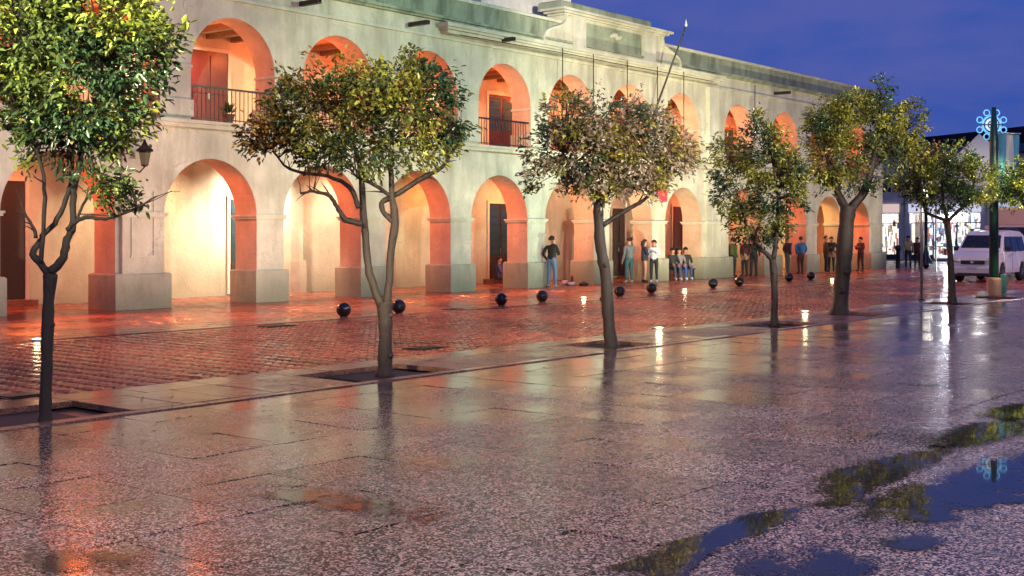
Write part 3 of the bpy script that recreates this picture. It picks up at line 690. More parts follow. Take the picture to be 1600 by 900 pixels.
x = 9.0
while x < 60: put('ceiling_beam', bme, hall, (x, 0, 0)); x += 0.85
# buttress walls between bays inside the ground arcade
for xb in (24.6, 28.4, 35.9, 39.6):
    mb = MB(); mb.box(xb - 0.12, xb + 0.35, BY - 0.35, BY, 0.0, 4.06); mb.box(xb - 0.2, xb + 0.43, BY - 0.42, BY, 0.0, 0.95); mb.build('wall_pilaster', M['inner'], hall)
# railings
rail_bar = MB(); rail_bar.tube([(0, 0, 0), (0, 0, 0.82)], 0.011, 6); rbm = rail_bar.mesh('baluster', M['iron'])
for a, w in U_AR[1:]:
    mb = MB(); mb.box(a, a + w, FY + 0.10, FY + 0.15, 5.36, 5.41); mb.box(a, a + w, FY + 0.11, FY + 0.14, 4.60, 4.625)
    r_ = mb.build('balcony_railing', M['iron'], hall)
    n = int(w / 0.125)
    for k in range(1, n): put('baluster', rbm, r_, (a + k * w / n, FY + 0.125, 4.57))
# doors
def door(x0, x1, z0, z1, mat, style, y=BY, framec='frame'):
    w = x1 - x0; mb = MB(); mb.box(x0 - 0.10, x0, y - 0.06, y, z0, z1 + 0.10); mb.box(x1, x1 + 0.10, y - 0.06, y, z0, z1 + 0.10); mb.box(x0, x1, y - 0.06, y, z1, z1 + 0.10)
    fr = mb.build('door_frame', M[framec], hall)
    mb = MB(); mb.box(x0, x1, y - 0.03, y + 0.02, z0, z1); d = mb.build('door', M[mat], hall)
    n = 2
    for i in range(n):
        xa, xb = x0 + i*w/n + 0.06, x0 + (i+1)*w/n - 0.06
        if style == 'panel':
            for (za, zb) in ((z0 + 0.12, z0 + (z1-z0)*0.45), (z0 + (z1-z0)*0.5, z1 - 0.12)):
                mb = MB(); mb.box(xa, xb, y - 0.055, y - 0.03, za, zb, c=0.0); mb.build('door_panel', M[mat], d)
        elif style == 'lattice':
            mb = MB(); mb.box(xa, xb, y - 0.045, y - 0.03, z0 + 0.1, z0 + 0.9); mb.build('door_panel', M[mat], d)
            mb = MB(); mb.box(xa, xb, y - 0.04, y - 0.03, z0 + 0.95, z1 - 0.1); mb.build('pane', M['bluepane'], d)
            mb = MB(); zz = z0 + 1.2
            while zz < z1 - 0.15: mb.box(xa, xb, y - 0.05, y - 0.04, zz, zz + 0.03); zz += 0.27
            mb.build('glazing_bars', M['darkwood'], d)
    mb = MB(); mb.box(x0 + w/2 - 0.05, x0 + w/2 - 0.02, y - 0.10, y - 0.05, z0 + 1.0, z0 + 1.18); mb.build('handle', M['steel'], d)
def bx(px, y=BY): return onp(px, y).x
door(bx(-75), bx(38), 0.05, 3.05, 'darkwood', 'panel')
door(bx(358), bx(392), 0.05, 2.75, 'darkwood', 'lattice')
door(bx(763), bx(796), 0.08, 2.85, 'darkwood', 'lattice')
door(bx(1050), bx(1078), 0.05, 2.95, 'redwood', 'panel')
door(bx(1225), bx(1243), 0.05, 2.9, 'redwood', 'panel')
door(bx(955), bx(975), 0.05, 2.8, 'darkwood', 'panel')
door(bx(294), bx(355), 4.52, 6.88, 'redwood', 'panel')
door(bx(762), bx(803), 4.52, 6.75, 'redwood', 'lattice')
door(bx(958), bx(995), 4.52, 6.8, 'redwood', 'panel')
door(bx(1035), bx(1052), 4.52, 6.7, 'redwood', 'lattice')
door(bx(1128), bx(1145), 4.52, 6.7, 'redwood', 'lattice')
door(bx(1206), bx(1220), 4.52, 6.7, 'redwood', 'panel')
door(bx(530), bx(560), 4.52, 6.7, 'redwood', 'panel')
# doorstep of the child's door and of the left door
for xa, xb in ((bx(755), bx(800)), (bx(-80), bx(45))):
    mb = MB(); mb.box(xa, xb, BY - 0.45, BY, 0.0, 0.16, c=0.01); mb.build('doorstep', M['kerbstone'], hall)
# wooden water spouts below the cornice
def spout(px, z):
    p = onp(px, FY); mb = MB()
    mb.box(p.x - 0.06, p.x + 0.06, FY - 0.75, FY + 0.05, z, z + 0.03); mb.box(p.x - 0.06, p.x - 0.035, FY - 0.75, FY + 0.05, z + 0.03, z + 0.12); mb.box(p.x + 0.035, p.x + 0.06, FY - 0.75, FY + 0.05, z + 0.03, z + 0.12)
    o = mb.build('water_spout', M['darkwood'], hall)
for px in (170, 470, 640, 775, 1210): spout(px, 7.78)
# wires hanging from the cornice
mb = MB()
for px in (884, 932, 985, 1032, 1073, 1184):
    p = onp(px, FY - 0.55)
    mb = MB(); mb.tube([(p.x, FY - 0.42, 7.92), (p.x, FY - 0.42, 4.9)], 0.016, 5); mb.build('cornice_rod', M['iron'], hall)
mb = MB(); mb.tube([(28, FY - 0.42, 7.72), (33.6, FY - 0.44, 7.76), (36, FY - 0.44, 7.74), (43, FY - 0.42, 7.76)], 0.014, 5); mb.build('cornice_cable', M['iron'], hall)

# interior lamps, one per bay, above the arch crowns
M['lampglass'] = simple('lamp_glass', (0.9, 0.8, 0.6), 0.3, emit=(1.0, 0.62, 0.3), es=6)
lamp_me = MB(); lamp_me.lathe([(0.10, 0.0), (0.13, -0.05), (0.08, -0.12)], 12); lamp_me = lamp_me.mesh('ceiling_lamp', M['lampglass'], True)
DEEP = (1.0, 0.155, 0.033); SALM = (1.0, 0.20, 0.065); CRM = (1.0, 0.70, 0.36); HOT = (1.0, 0.84, 0.62)
glow = {2: (DEEP, 330, SALM, 260), 3: (DEEP, 270, (1.0, 0.68, 0.36), 520), 4: (DEEP, 270, HOT, 1500), 5: (DEEP, 270, (1.0, 0.60, 0.40), 560), 6: (DEEP, 310, (1.0, 0.36, 0.10), 260), 7: (DEEP, 420, (1.0, 0.28, 0.08), 300), 8: (DEEP, 160, (1.0, 0.2, 0.06), 60),
        9: (DEEP, 120, (1.0, 0.14, 0.04), 50), 10: (DEEP, 300, SALM, 160), 11: (DEEP, 300, SALM, 260), 12: ((1.0, 0.62, 0.20), 300, (1.0, 0.82, 0.26), 520), 13: (DEEP, 420, (1.0, 0.3, 0.12), 300)}
for i, (a, w) in enumerate(G_AR):
    c = a + w / 2; col, e, c2, e2 = glow.get(i, (DEEP, 300, SALM, 150))
    put('ceiling_lamp', lamp_me, hall, (c - 0.2, 26.35, 4.06)); lamp('SPOT', (c - 0.2, 26.35, 3.8), e, col, 0.12, (c + 0.2, 24.6, 0.6), 150, 0.6, name='arcade_lamp')
    if i in (2, 3, 4, 5, 6, 7, 8, 11, 12, 13): lamp('SPOT', (c - 0.2, 26.30, 3.7), 2300 if i < 7 else 1100, (1.0, 0.17, 0.04), 0.1, (c - 0.4, 21.0, 0.0), 62, 0.9, name='added_street_glow')  # extra spot added to throw red light onto the street
    put('ceiling_lamp', lamp_me, hall, (c + 0.2, 27.3, 4.06)); lamp('SPOT', (c + 0.2, 27.3, 3.85), e2, c2, 0.12, (c + 0.2, 28.6, 1.2), 130, 0.9, name='wall_washer')
uglow = {3: (DEEP, 50, (1.0, 0.82, 0.52), 950)}
for i, (a, w) in enumerate(U_AR):
    c = a + w / 2; col, e, c2, e2 = uglow.get(i, (DEEP, 125, (1.0, 0.4, 0.16), 110))
    put('ceiling_lamp', lamp_me, hall, (c, 26.6, 7.24)); lamp('POINT', (c, 26.6, 6.98), e, col, 0.12, name='gallery_lamp')
    if c2: lamp('SPOT', (c + 0.4, 27.5, 6.95), e2, c2, 0.12, (c + 0.6, 28.6, 5.4), 130, 0.9, name='wall_washer')

# ------------------------------------------------------------------ fixtures on the building and in the paving
def wall_lantern(px, Y, zc):
    p = onp(px, Y); t = thing('wall_lantern', 'black wrought-iron wall lantern on the wide left pier', 'lantern', (p.x, Y, zc))
    mb = MB(); mb.tube([(0, 0.42, -0.25), (0, 0.2, -0.32), (0, 0, -0.2)], 0.018, 6); mb.build('bracket', M['iron'], t)
    mb = MB(); mb.lathe([(0.03, -0.2), (0.09, -0.17), (0.15, 0.14), (0.22, 0.16), (0.20, 0.20), (0.08, 0.30), (0.05, 0.36), (0.015, 0.44)], 6, m=0); mb.build('lantern_cap', M['iron'], t)
    gl = simple('lantern_glass', (0.03, 0.025, 0.02), 0.1, emit=(1, 0.6, 0.3), es=0.12)
    mb = MB(); mb.lathe([(0.095, -0.15), (0.152, 0.12)], 6); mb.build('lantern_glass', gl, t)
wall_lantern(226, FY - 0.5, 3.5)
lit_pos = [(onp(58, 19.0), 'bright recessed ground light behind the trunk of the left tree'), (onp(912, 19.9), 'recessed ground light left of the third tree trunk, near the fourth ball'),
           (onp(1070, 20.4), 'recessed ground light between the sixth and seventh ball bollards'), (onp(1030, 12.35), 'bright recessed ground light at the cobble edge right of the third tree'),
           (onp(1258, 12.5), 'recessed ground light at the cobble edge left of the thick trunk'), (onp(1300, 20.8), 'faint recessed ground light right of the tenth ball bollard')]
fl_ring = MB(); fl_ring.lathe([(0.13, -0.05), (0.13, 0.018), (0.105, 0.024), (0.10, 0.012)], 16); fl_ring = fl_ring.mesh('light_rim', M['steel'], False)
M['lens_dome'] = M['lens']
fl_lens = MB(); fl_lens.lathe([(0.10, 0.0), (0.09, 0.015), (0.06, 0.026), (0.01, 0.03)], 16); fl_lens = fl_lens.mesh('light_lens', M['lens'], True)
for p, lab in lit_pos:
    t = thing('ground_light', lab, 'ground light', (p.x, p.y, 0.006), 0, 'ground lights set in the street')
    put('light_rim', fl_ring, t); put('light_lens', fl_lens, t)
    lamp('POINT', (p.x, p.y, 0.16), 7, (1, 0.75, 0.4), 0.05, name='ground_light_glow')

ball = MB(); R_ = 0.155
ball.lathe([(0.001 + R_ * math.sin(math.pi * k / 18), 0.17 - R_ * math.cos(math.pi * k / 18)) for k in range(19)], 28); ball = ball.mesh('ball', M['ball'], True)
foot = MB(); foot.lathe([(0.09, -0.02), (0.09, 0.025), (0.07, 0.04)], 16); foot = foot.mesh('foot', M['iron'], True)
balls = [(537,19.1,'black ball bollard left of the second tree, leftmost of the row'),(623,19.07,'black ball bollard half behind the forked trunk of the second tree'),(783,19.25,'black ball bollard in front of the arch with the seated child'),
 (847,19.4,'black ball bollard in front of the pier beside the man in jeans'),(968,19.4,'black ball bollard just right of the third tree trunk'),(1018,19.8,'black ball bollard below the group of standing people'),
 (1114,20.2,'black ball bollard below the tall double pilaster'),(1155,20.3,'black ball bollard just left of the fourth tree trunk'),(1233,20.9,'black ball bollard left of the pair nearest the thick trunk'),(1267,20.9,'black ball bollard nearest the left of the thick tree trunk'),
 (1447,23.5,'black ball bollard far off beside the dark street lamp')]
for px, Y, lab in balls:
    p = onp(px, Y); t = thing('ball_bollard', lab, 'bollard', (p.x, p.y, 0.005), 0, 'black ball bollards along the street')
    put('ball', ball, t); put('foot', foot, t)

# flagpole leaning out from the balcony, red pennant
p0 = onp(1008, FY + 0.1); mb = MB(); q0 = Vector((p0.x, FY + 0.1, 5.3)); 
fz = 43.5; tip = ray(1072, fz); tip.z = zat(40, fz)
t = thing('flagpole', 'bare flagpole slanting out and up from the upper gallery', 'flagpole', q0)
mb.tube([(0, 0, 0), tip - q0], [0.045, 0.03], 8); mb.build('pole', M['iron'], t)
mb = MB(); mb.lathe([(0.01, -0.05), (0.05, 0), (0.04, 0.06), (0.01, 0.22)], 8, tuple(tip - q0)); mb.build('finial', simple('white_finial', (0.8, 0.8, 0.8), 0.4), t)
M['redcloth'] = simple('red_cloth', (0.55, 0.03, 0.05), 0.7)
p = onp(1036, FY - 0.35); mb = MB(); n = 7
for i in range(n):
    for k in range(6):
        def q(i, k): return (i*0.07, 0.05*math.sin(i*1.3 + k*0.5), -k*0.13 + 0.03*math.sin(i))
        mb.face([q(i, k), q(i+1, k), q(i+1, k+1), q(i, k+1)])
        mb.face([(a_, b_2 + 0.006, c_) for a_, b_2, c_ in (q(i, k+1), q(i+1, k+1), q(i+1, k), q(i, k))])
tag(mb.build('hanging_flag', M['redcloth'], None, True, (p.x - 0.25, p.y, 3.75)), 'red cloth hanging on the pier between the last central arches', 'flag')
# plant pot on the left balcony
p = onp(357, FY + 0.45); t = thing('potted_plant', 'small potted plant on the balcony floor before the red door', 'plant', (p.x, p.y, 4.52))
mb = MB(); mb.lathe([(0.10, 0), (0.15, 0.24), (0.17, 0.24), (0.17, 0.28), (0.13, 0.28)], 12); mb.build('pot', simple('clay_pot', (0.25, 0.09, 0.05), 0.7), t)
mb = MB()
for k in range(60):
    an = random.uniform(0, 6.28); ln = random.uniform(0.2, 0.42); d = Vector((math.cos(an), math.sin(an), random.uniform(0.4, 2))).normalized(); s = d.cross(Vector((0, 0, 1))).normalized() * 0.03; o = Vector((0, 0, 0.26))
    mb.face([o + d*ln*0.3, o + d*ln*0.7 + s, o + d*ln, o + d*ln*0.7 - s])
mb.build('foliage', simple('pot_leaves', (0.05, 0.09, 0.03), 0.4), t)

# ------------------------------------------------------------------ people
SKIN = simple('skin', (0.42, 0.22, 0.15), 0.5, var=0.05)
_mc = {}
def cloth(c):
    if c not in _mc: _mc[c] = simple('cloth', c, 0.75, var=0.18, scale=25)
    return _mc[c]
def person(label, pos, face_deg, h=1.72, pose='stand', top=(0.03,0.03,0.035), legs=(0.03,0.03,0.04), shoe=(0.02,0.02,0.02), hair=(0.015,0.01,0.008),
           bare=False, long_hair=False, seat=0.42, arms='down', bulk=1.0):
    rng = random.Random(hash(label) & 0xffff if False else sum(map(ord, label)))
    h *= 0.935; s = h / 1.75; V, Rr, E, tagm = [], [], [], []
    def v(x, y, z, r, m): V.append((x*s, y*s, z*s)); Rr.append(r*s*(1.10 if r > 0.02 else 1)); tagm.append(m); return len(V) - 1
    def e(a, b_): E.append((a, b_))
    sit = pose == 'sit'; hz = (seat / s + 0.08) if sit else 0.93
    lean = -0.05 if sit else 0.0
    SK, TP, LG, SH = 0, 1, 2, 3
    dx = lambda a: rng.uniform(-a, a)
    pel = v(0, 0, hz, 0.135*bulk, LG); wai = v(0, 0.01, hz + 0.16, 0.125*bulk, TP); che = v(0, 0.0, hz + 0.36, 0.150*bulk, TP); nb = v(0, 0.0, hz + 0.52, 0.075, TP)
    nk = v(0, 0.015, hz + 0.565, 0.058, SK); hd = v(0, 0.03, hz + 0.64, 0.088, SK); ht = v(0, 0.025, hz + 0.73, 0.094, SK)
    for a, b_ in ((pel, wai), (wai, che), (che, nb), (nb, nk), (nk, hd), (hd, ht)): e(a, b_)
    sway, lnf = rng.uniform(-0.045, 0.045), rng.uniform(-0.03, 0.05)
    if not sit:
        for i_ in (wai, che, nb, nk, hd, ht): x_, y_, z_ = V[i_]; f_ = (z_/s - hz); V[i_] = (x_ + sway*s*math.sin(f_*3.0), y_ + lnf*f_*s*1.5, z_)
    hands = []
    for sd in (-1, 1):
        hp = v(sd*0.095, 0, hz - 0.05, 0.098*bulk, LG); e(pel, hp)
        if sit:
            kn = v(sd*0.12, 0.42, hz + 0.02, 0.062, SK if bare else LG); an = v(sd*0.11, 0.46, 0.09, 0.042, SK if bare else LG)
            to = v(sd*0.12, 0.60, 0.035, 0.036, SH); hl = v(sd*0.11, 0.46, 0.045, 0.042, SH)
        else:
            st = rng.uniform(-0.06, 0.10)
            kn = v(sd*0.105, 0.03 + st*0.5, 0.49, 0.062, SK if bare else LG); an = v(sd*0.115, st, 0.10, 0.043, SK if bare else LG)
            hl = v(sd*0.115, st, 0.045, 0.045, SH); to = v(sd*0.14, st + 0.15, 0.035, 0.038, SH)
        e(hp, kn); e(kn, an); e(an, hl); e(hl, to)
        sh = v(sd*0.185*bulk, 0, hz + 0.46, 0.066, TP); e(che, sh)
        mode = arms if not isinstance(arms, tuple) else arms[0 if sd < 0 else 1]
        if sit: el = (sd*0.25, 0.10, hz + 0.20); wr = (sd*0.15, 0.30, hz + 0.12)
        elif mode == 'fold': el = (sd*0.27, 0.06, hz + 0.19); wr = (sd*0.02, 0.20, hz + 0.24)
        elif mode == 'phone': el = (sd*0.25, 0.05, hz + 0.18); wr = (sd*0.10, 0.27, hz + 0.30)
        elif mode == 'pocket': el = (sd*0.29, -0.06, hz + 0.20); wr = (sd*0.19, 0.05, hz + 0.0)
        else: el = (sd*0.25, -0.03, hz + 0.18); wr = (sd*0.27, 0.05, hz - 0.06)
        ie = v(*el, 0.047, TP); iw = v(*wr, 0.034, TP); e(sh, ie); e(ie, iw)
        d = (Vector(wr) - Vector(el)).normalized(); pm = Vector(wr) + d*0.07; ip = v(*pm, 0.034, SK); e(iw, ip)
        hands.append((pm, d, sd))
    nbody = len(V)
    for pm, d, sd in hands:      # five separate bent fingers, rooted in the palm
        side = Vector((0, 1, 0)) if abs(d.y) < 0.7 else Vector((1, 0, 0)); side = (side - d*side.dot(d)).normalized(); nrm = d.cross(side)
        for k, (o, ln) in enumerate(((-0.026, 0.062), (-0.009, 0.075), (0.009, 0.07), (0.024, 0.055), (0.036, 0.045))):
            a0 = pm + side*o + d*(0.0 if k < 4 else -0.02); a1 = a0 + d*(0.03 + ln*0.45) + (side*0.02 if k == 4 else side*0.0); a2 = a1 + (d*0.8 + nrm*0.5*(-sd)).normalized()*ln*0.6
            i0 = v(*a0, 0.009, SK); i1 = v(*a1, 0.0085, SK); i2 = v(*a2, 0.007, SK); e(i0, i1); e(i1, i2)
    me = bpy.data.meshes.new('sk'); me.from_pydata(V, E, []); ob = bpy.data.objects.new('sk', me); COL.objects.link(ob)
    md = ob.modifiers.new('s', 'SKIN'); sv = me.skin_vertices[0].data
    for i, r in enumerate(Rr): sv[i].radius = (r, r); sv[i].use_root = (i == 0) or (i >= nbody and (i - nbody) % 3 == 0)
    sub = ob.modifiers.new('u', 'SUBSURF'); sub.levels = 2; sub.render_levels = 2
    dg = bpy.context.evaluated_depsgraph_get(); dg.update(); ev = bpy.data.meshes.new_from_object(ob.evaluated_get(dg))
    bpy.data.objects.remove(ob); bpy.data.meshes.remove(me)
    # which garment: nearest bone
    Va = np.array(V); A = Va[[a for a, _ in E]]; B = Va[[b_ for _, b_ in E]]; tm = [tagm[b_] for _, b_ in E]
    for i, (a, b_) in enumerate(E):
        if tagm[a] == TP and tagm[b_] == LG: tm[i] = LG
        if a == pel and b_ == wai: tm[i] = TP
        if tagm[b_] == SK and tagm[a] == TP: tm[i] = SK
        if bare and tagm[a] == LG and tagm[b_] == SK: tm[i] = SK
    cen = np.array([tuple(p.center) for p in ev.polygons]); AB = B - A; L2 = (AB**2).sum(1)
    tt = np.clip(((cen[:, None, :] - A[None]) * AB[None]).sum(2) / L2[None], 0, 1)
    dist = ((cen[:, None, :] - (A[None] + tt[..., None]*AB[None]))**2).sum(2); k = dist.argmin(1)
    mi = [tm[j] for j in k]
    for q in (SKIN, cloth(top), cloth(legs), cloth(shoe)): ev.materials.append(q)
    ev.polygons.foreach_set('material_index', mi); ev.polygons.foreach_set('use_smooth', [True]*len(ev.polygons))
    root = thing('person', label, 'person', (pos[0], pos[1], pos[2] if len(pos) > 2 else 0.008), R(face_deg) - R(90))
    zmin = min(vv.co.z for vv in ev.vertices)
    put('body', ev, root, (0, 0, -zmin))
    hm = MB(); hc = (0, 0.012*s, (hz + 0.725)*s - zmin); rr = 0.108*s
    prof = [(rr * math.sin(math.pi*q/10), rr*1.05 * math.cos(math.pi*q/10)) for q in range(1, 7)][::-1]
    prof = [(r, z) for r, z in prof if z > -0.02] + [(0.01, rr*1.06)]
    hm.lathe(prof, 14, hc)
    hm.v = [(x, y - 0.03*s*max(0, (hc[2] + 0.06 - z) / 0.1) , z - (0.05*s if (y < hc[1] and z < hc[2] + 0.03) else 0)) for x, y, z in hm.v]
    hm.v = [(x, y, z + (0.045*s if (y > hc[1] + 0.02*s and z < hc[2] + 0.03) else 0)) for x, y, z in hm.v]
    if long_hair: hm.tube([(0, -0.05*s, hc[2] + 0.02), (0, -0.075*s, hc[2] - 0.12), (0, -0.07*s, hc[2] - 0.28)], [0.085*s, 0.085*s, 0.04*s], 10)
    hm.build('hair', cloth(hair), root, True)
    nm = MB(); nm.tube([(0, 0.10*s, hc[2] + 0.0), (0, 0.125*s, hc[2] - 0.03)], [0.008*s, 0.014*s], 6); nm.build('nose', SKIN, root, True)
    return root
def pp(px, Y, z=0.008): p = onp(px, Y); return (p.x, p.y, z)
JEANS = (0.05, 0.09, 0.20); DARK = (0.02, 0.018, 0.022); NAVY = (0.02, 0.025, 0.06)
person('child in a blue jacket sitting on the doorstep of the dark door', pp(780, BY - 0.55, 0.0), -60, 1.60, 'sit', top=(0.05, 0.08, 0.32), legs=(0.05, 0.05, 0.12), shoe=(0.5, 0.5, 0.5), seat=0.20)
person('man in a black jacket and light blue jeans leaning by the pier', pp(862, FY - 0.35), 15, 1.80, top=(0.015, 0.012, 0.012), legs=(0.12, 0.20, 0.34), arms=('pocket', 'phone'), shoe=(0.3, 0.3, 0.3))
person('person in a grey jacket and teal trousers seen from behind', pp(983, FY - 0.25), 70, 1.74, top=(0.13, 0.14, 0.16), legs=(0.03, 0.09, 0.11), arms=('down', 'phone'), bulk=1.12, shoe=(0.4,0.38,0.35))
person('dark-haired person half hidden behind the grey jacket', pp(990, FY + 0.9), -110, 1.78, top=DARK, legs=DARK)
person('woman in a navy top with bare legs, middle of the standing group', pp(1007, FY - 0.25), -40, 1.66, top=NAVY, legs=NAVY, bare=True, arms='phone', long_hair=True)
person('woman in a pale top and black trousers at the right of the group', pp(1022, FY - 0.55), -150, 1.64, top=(0.5, 0.55, 0.65), legs=(0.012, 0.012, 0.014), arms='phone', long_hair=True, shoe=(0.6, 0.6, 0.6))
person('seated person in dark clothes holding a white paper under the arch', pp(1051, FY + 0.25), -120, 1.68, 'sit', top=DARK, legs=(0.04, 0.05, 0.09), shoe=(0.5, 0.5, 0.5))
person('seated person in bright blue jeans and a pale top, middle of three', pp(1061, FY + 0.15), -125, 1.70, 'sit', top=(0.22, 0.18, 0.2), legs=(0.03, 0.08, 0.30), shoe=(0.7, 0.7, 0.7))
person('seated person in blue jeans nearest the double pilaster', pp(1071, FY + 0.2), -130, 1.70, 'sit', top=DARK, legs=(0.03, 0.07, 0.24), shoe=(0.7, 0.7, 0.7), long_hair=True)
person('person in an olive green jacket left of the fourth tree trunk', pp(1145, FY + 0.1), -20, 1.72, top=(0.08, 0.10, 0.03), legs=DARK, bulk=1.15)
person('person in black left-most behind the fourth tree', pp(1134, FY + 0.4), -100, 1.74, top=DARK, legs=DARK, arms='pocket')
person('person in a dark maroon coat behind the fourth tree', pp(1164, FY - 0.1), 170, 1.72, top=(0.07, 0.015, 0.02), legs=DARK, arms='pocket')
person('person in black with a small pack nearest the fourth tree trunk', pp(1178, FY - 0.2), -170, 1.75, top=(0.015, 0.02, 0.02), legs=(0.02, 0.03, 0.035))
person('person in a dark coat and grey trousers beside the blue jacket', pp(1231, FY - 0.35), -30, 1.76, top=(0.04, 0.012, 0.025), legs=(0.12, 0.11, 0.10), arms='pocket', bulk=1.1)
person('stout person in a bright blue jacket seen from behind', pp(1251, FY - 0.3), 60, 1.75, top=(0.02, 0.12, 0.30), legs=(0.05, 0.025, 0.03), bulk=1.25, arms='pocket')
person('person in a brown coat under the yellow arch', pp(1290, FY + 0.05), -60, 1.78, top=(0.06, 0.03, 0.02), legs=DARK, arms='fold')
person('person in black standing against the brown coat', pp(1299, FY - 0.15), -160, 1.74, top=(0.015, 0.015, 0.012), legs=DARK, arms='pocket')
person('person in a dark red coat right of the thick tree trunk', pp(1345, FY - 0.9), 160, 1.72, top=(0.10, 0.01, 0.015), legs=(0.05, 0.012, 0.015), arms='phone')
person('far man in a beige shirt walking past the corner', pp(1419, 24.6), -150, 1.78, top=(0.35, 0.28, 0.18), legs=(0.03, 0.03, 0.04), arms='down')
person('far person in dark red beside the beige shirt', pp(1433, 24.4), -150, 1.70, top=(0.08, 0.015, 0.02), legs=DARK)
# seats and belongings under the arches
def bench(p, rz, ln, lab):
    t = thing('bench', lab, 'bench', p, rz)
    mb = MB(); mb.box(-ln/2, ln/2, -0.2, 0.2, 0.36, 0.40, c=0.01); mb.build('seat', M['darkwood'], t)
    for sx in (-1, 1):
        for sy in (-1, 1): mb = MB(); mb.box(sx*(ln/2 - 0.1) - 0.03, sx*(ln/2 - 0.1) + 0.03, sy*0.15 - 0.03, sy*0.15 + 0.03, 0, 0.36); mb.build('leg', M['darkwood'], t)
q1, q2 = Vector(pp(1051, FY + 0.3)), Vector(pp(1071, FY + 0.3)); mid = (q1 + q2) / 2
bench((mid.x, FY + 0.32, 0.008), 0, 1.9, 'low dark bench under the three seated people')
def bag(px, Y, col, w, hgt, lab):
    p = onp(px, Y); t = thing('bag', lab, 'bag', (p.x, p.y, 0.008), 0.3, 'bags left by the wall')
    mb = MB(); mb.lathe([(w*0.8, 0), (w, 0.04), (w*1.05, hgt*0.5), (w*0.7, hgt*0.9), (w*0.3, hgt)], 12); mb.v = [(x, y*0.6, z) for x, y, z in mb.v]; mb.build('sack', cloth(col), t, True)
    mb = MB(); mb.tube([(-w*0.4, 0, hgt*0.9), (-w*0.3, 0, hgt*1.2), (w*0.3, 0, hgt*1.2), (w*0.4, 0, hgt*0.9)], 0.012, 6); mb.build('strap', M['iron'], t)
bag(883, FY + 0.5, (0.5, 0.42, 0.45), 0.2, 0.16, 'pale soft bag lying right of the man in jeans')
bag(897, FY + 0.9, (0.08, 0.01, 0.02), 0.19, 0.42, 'tall dark red backpack standing under the arch')
bag(893, FY + 0.1, (0.45, 0.35, 0.4), 0.22, 0.12, 'flat pinkish bundle on the pavement edge')
bag(912, FY - 0.25, (0.03, 0.02, 0.03), 0.25, 0.10, 'flat black bag lying right of the bundles')

# ------------------------------------------------------------------ vehicles
def carpaint(name, col):
    m, nt, ns, ls, bs = newmat(name); g = nd(ns, 'ShaderNodeNewGeometry'); n = noise_tex(ns, ls, g.outputs['Position'], 3, 4)
    ls.new(mix(ns, ls, n.outputs[0], tuple(c*0.88 for c in col), col), bs.inputs['Base Color']); bs.inputs['Roughness'].default_value = 0.28
    bs.inputs['Coat Weight'].default_value = 0.7; bs.inputs['Coat Roughness'].default_value = 0.06; return m
M['white_paint'] = carpaint('white_car_paint', (0.72, 0.70, 0.70)); M['glass'] = simple('car_glass', (0.015, 0.018, 0.022), 0.04)
M['rubber'] = simple('tyre_rubber', (0.015, 0.015, 0.015), 0.7); M['blackplastic'] = simple('black_trim', (0.02, 0.02, 0.022), 0.45); M['chrome'] = simple('chrome', (0.6, 0.6, 0.6), 0.15, 0.9)
M['headlamp'] = simple('headlamp_lens', (0.75, 0.75, 0.72), 0.08, 0.3)
def wheel(parent, x, y, r=0.32, w=0.2):
    mb = MB(); mb.lathe([(r*0.62, -w/2), (r*0.92, -w/2), (r, -w/2 + 0.03), (r, w/2 - 0.03), (r*0.92, w/2), (r*0.62, w/2)], 26)
    mb.v = [(a, c, b_) for a, b_, c in mb.v]; o = mb.build('wheel', M['rubber'], parent, True, (x, y, r))
    mb = MB(); mb.lathe([(r*0.6, -w/2 + 0.02), (r*0.6, w/2 - 0.02)], 20); 
    for k in range(5):
        a = k * 1.2566; mb.tube([(0, 0, w/2 - 0.01), (math.cos(a)*r*0.5, math.sin(a)*r*0.5, w/2 - 0.005)], 0.028, 6); mb.tube([(0, 0, -w/2 + 0.01), (math.cos(a)*r*0.5, math.sin(a)*r*0.5, -w/2 + 0.005)], 0.028, 6)
    mb.v = [(a, c, b_) for a, b_, c in mb.v]; mb.build('rim', M['chrome'], o, False)
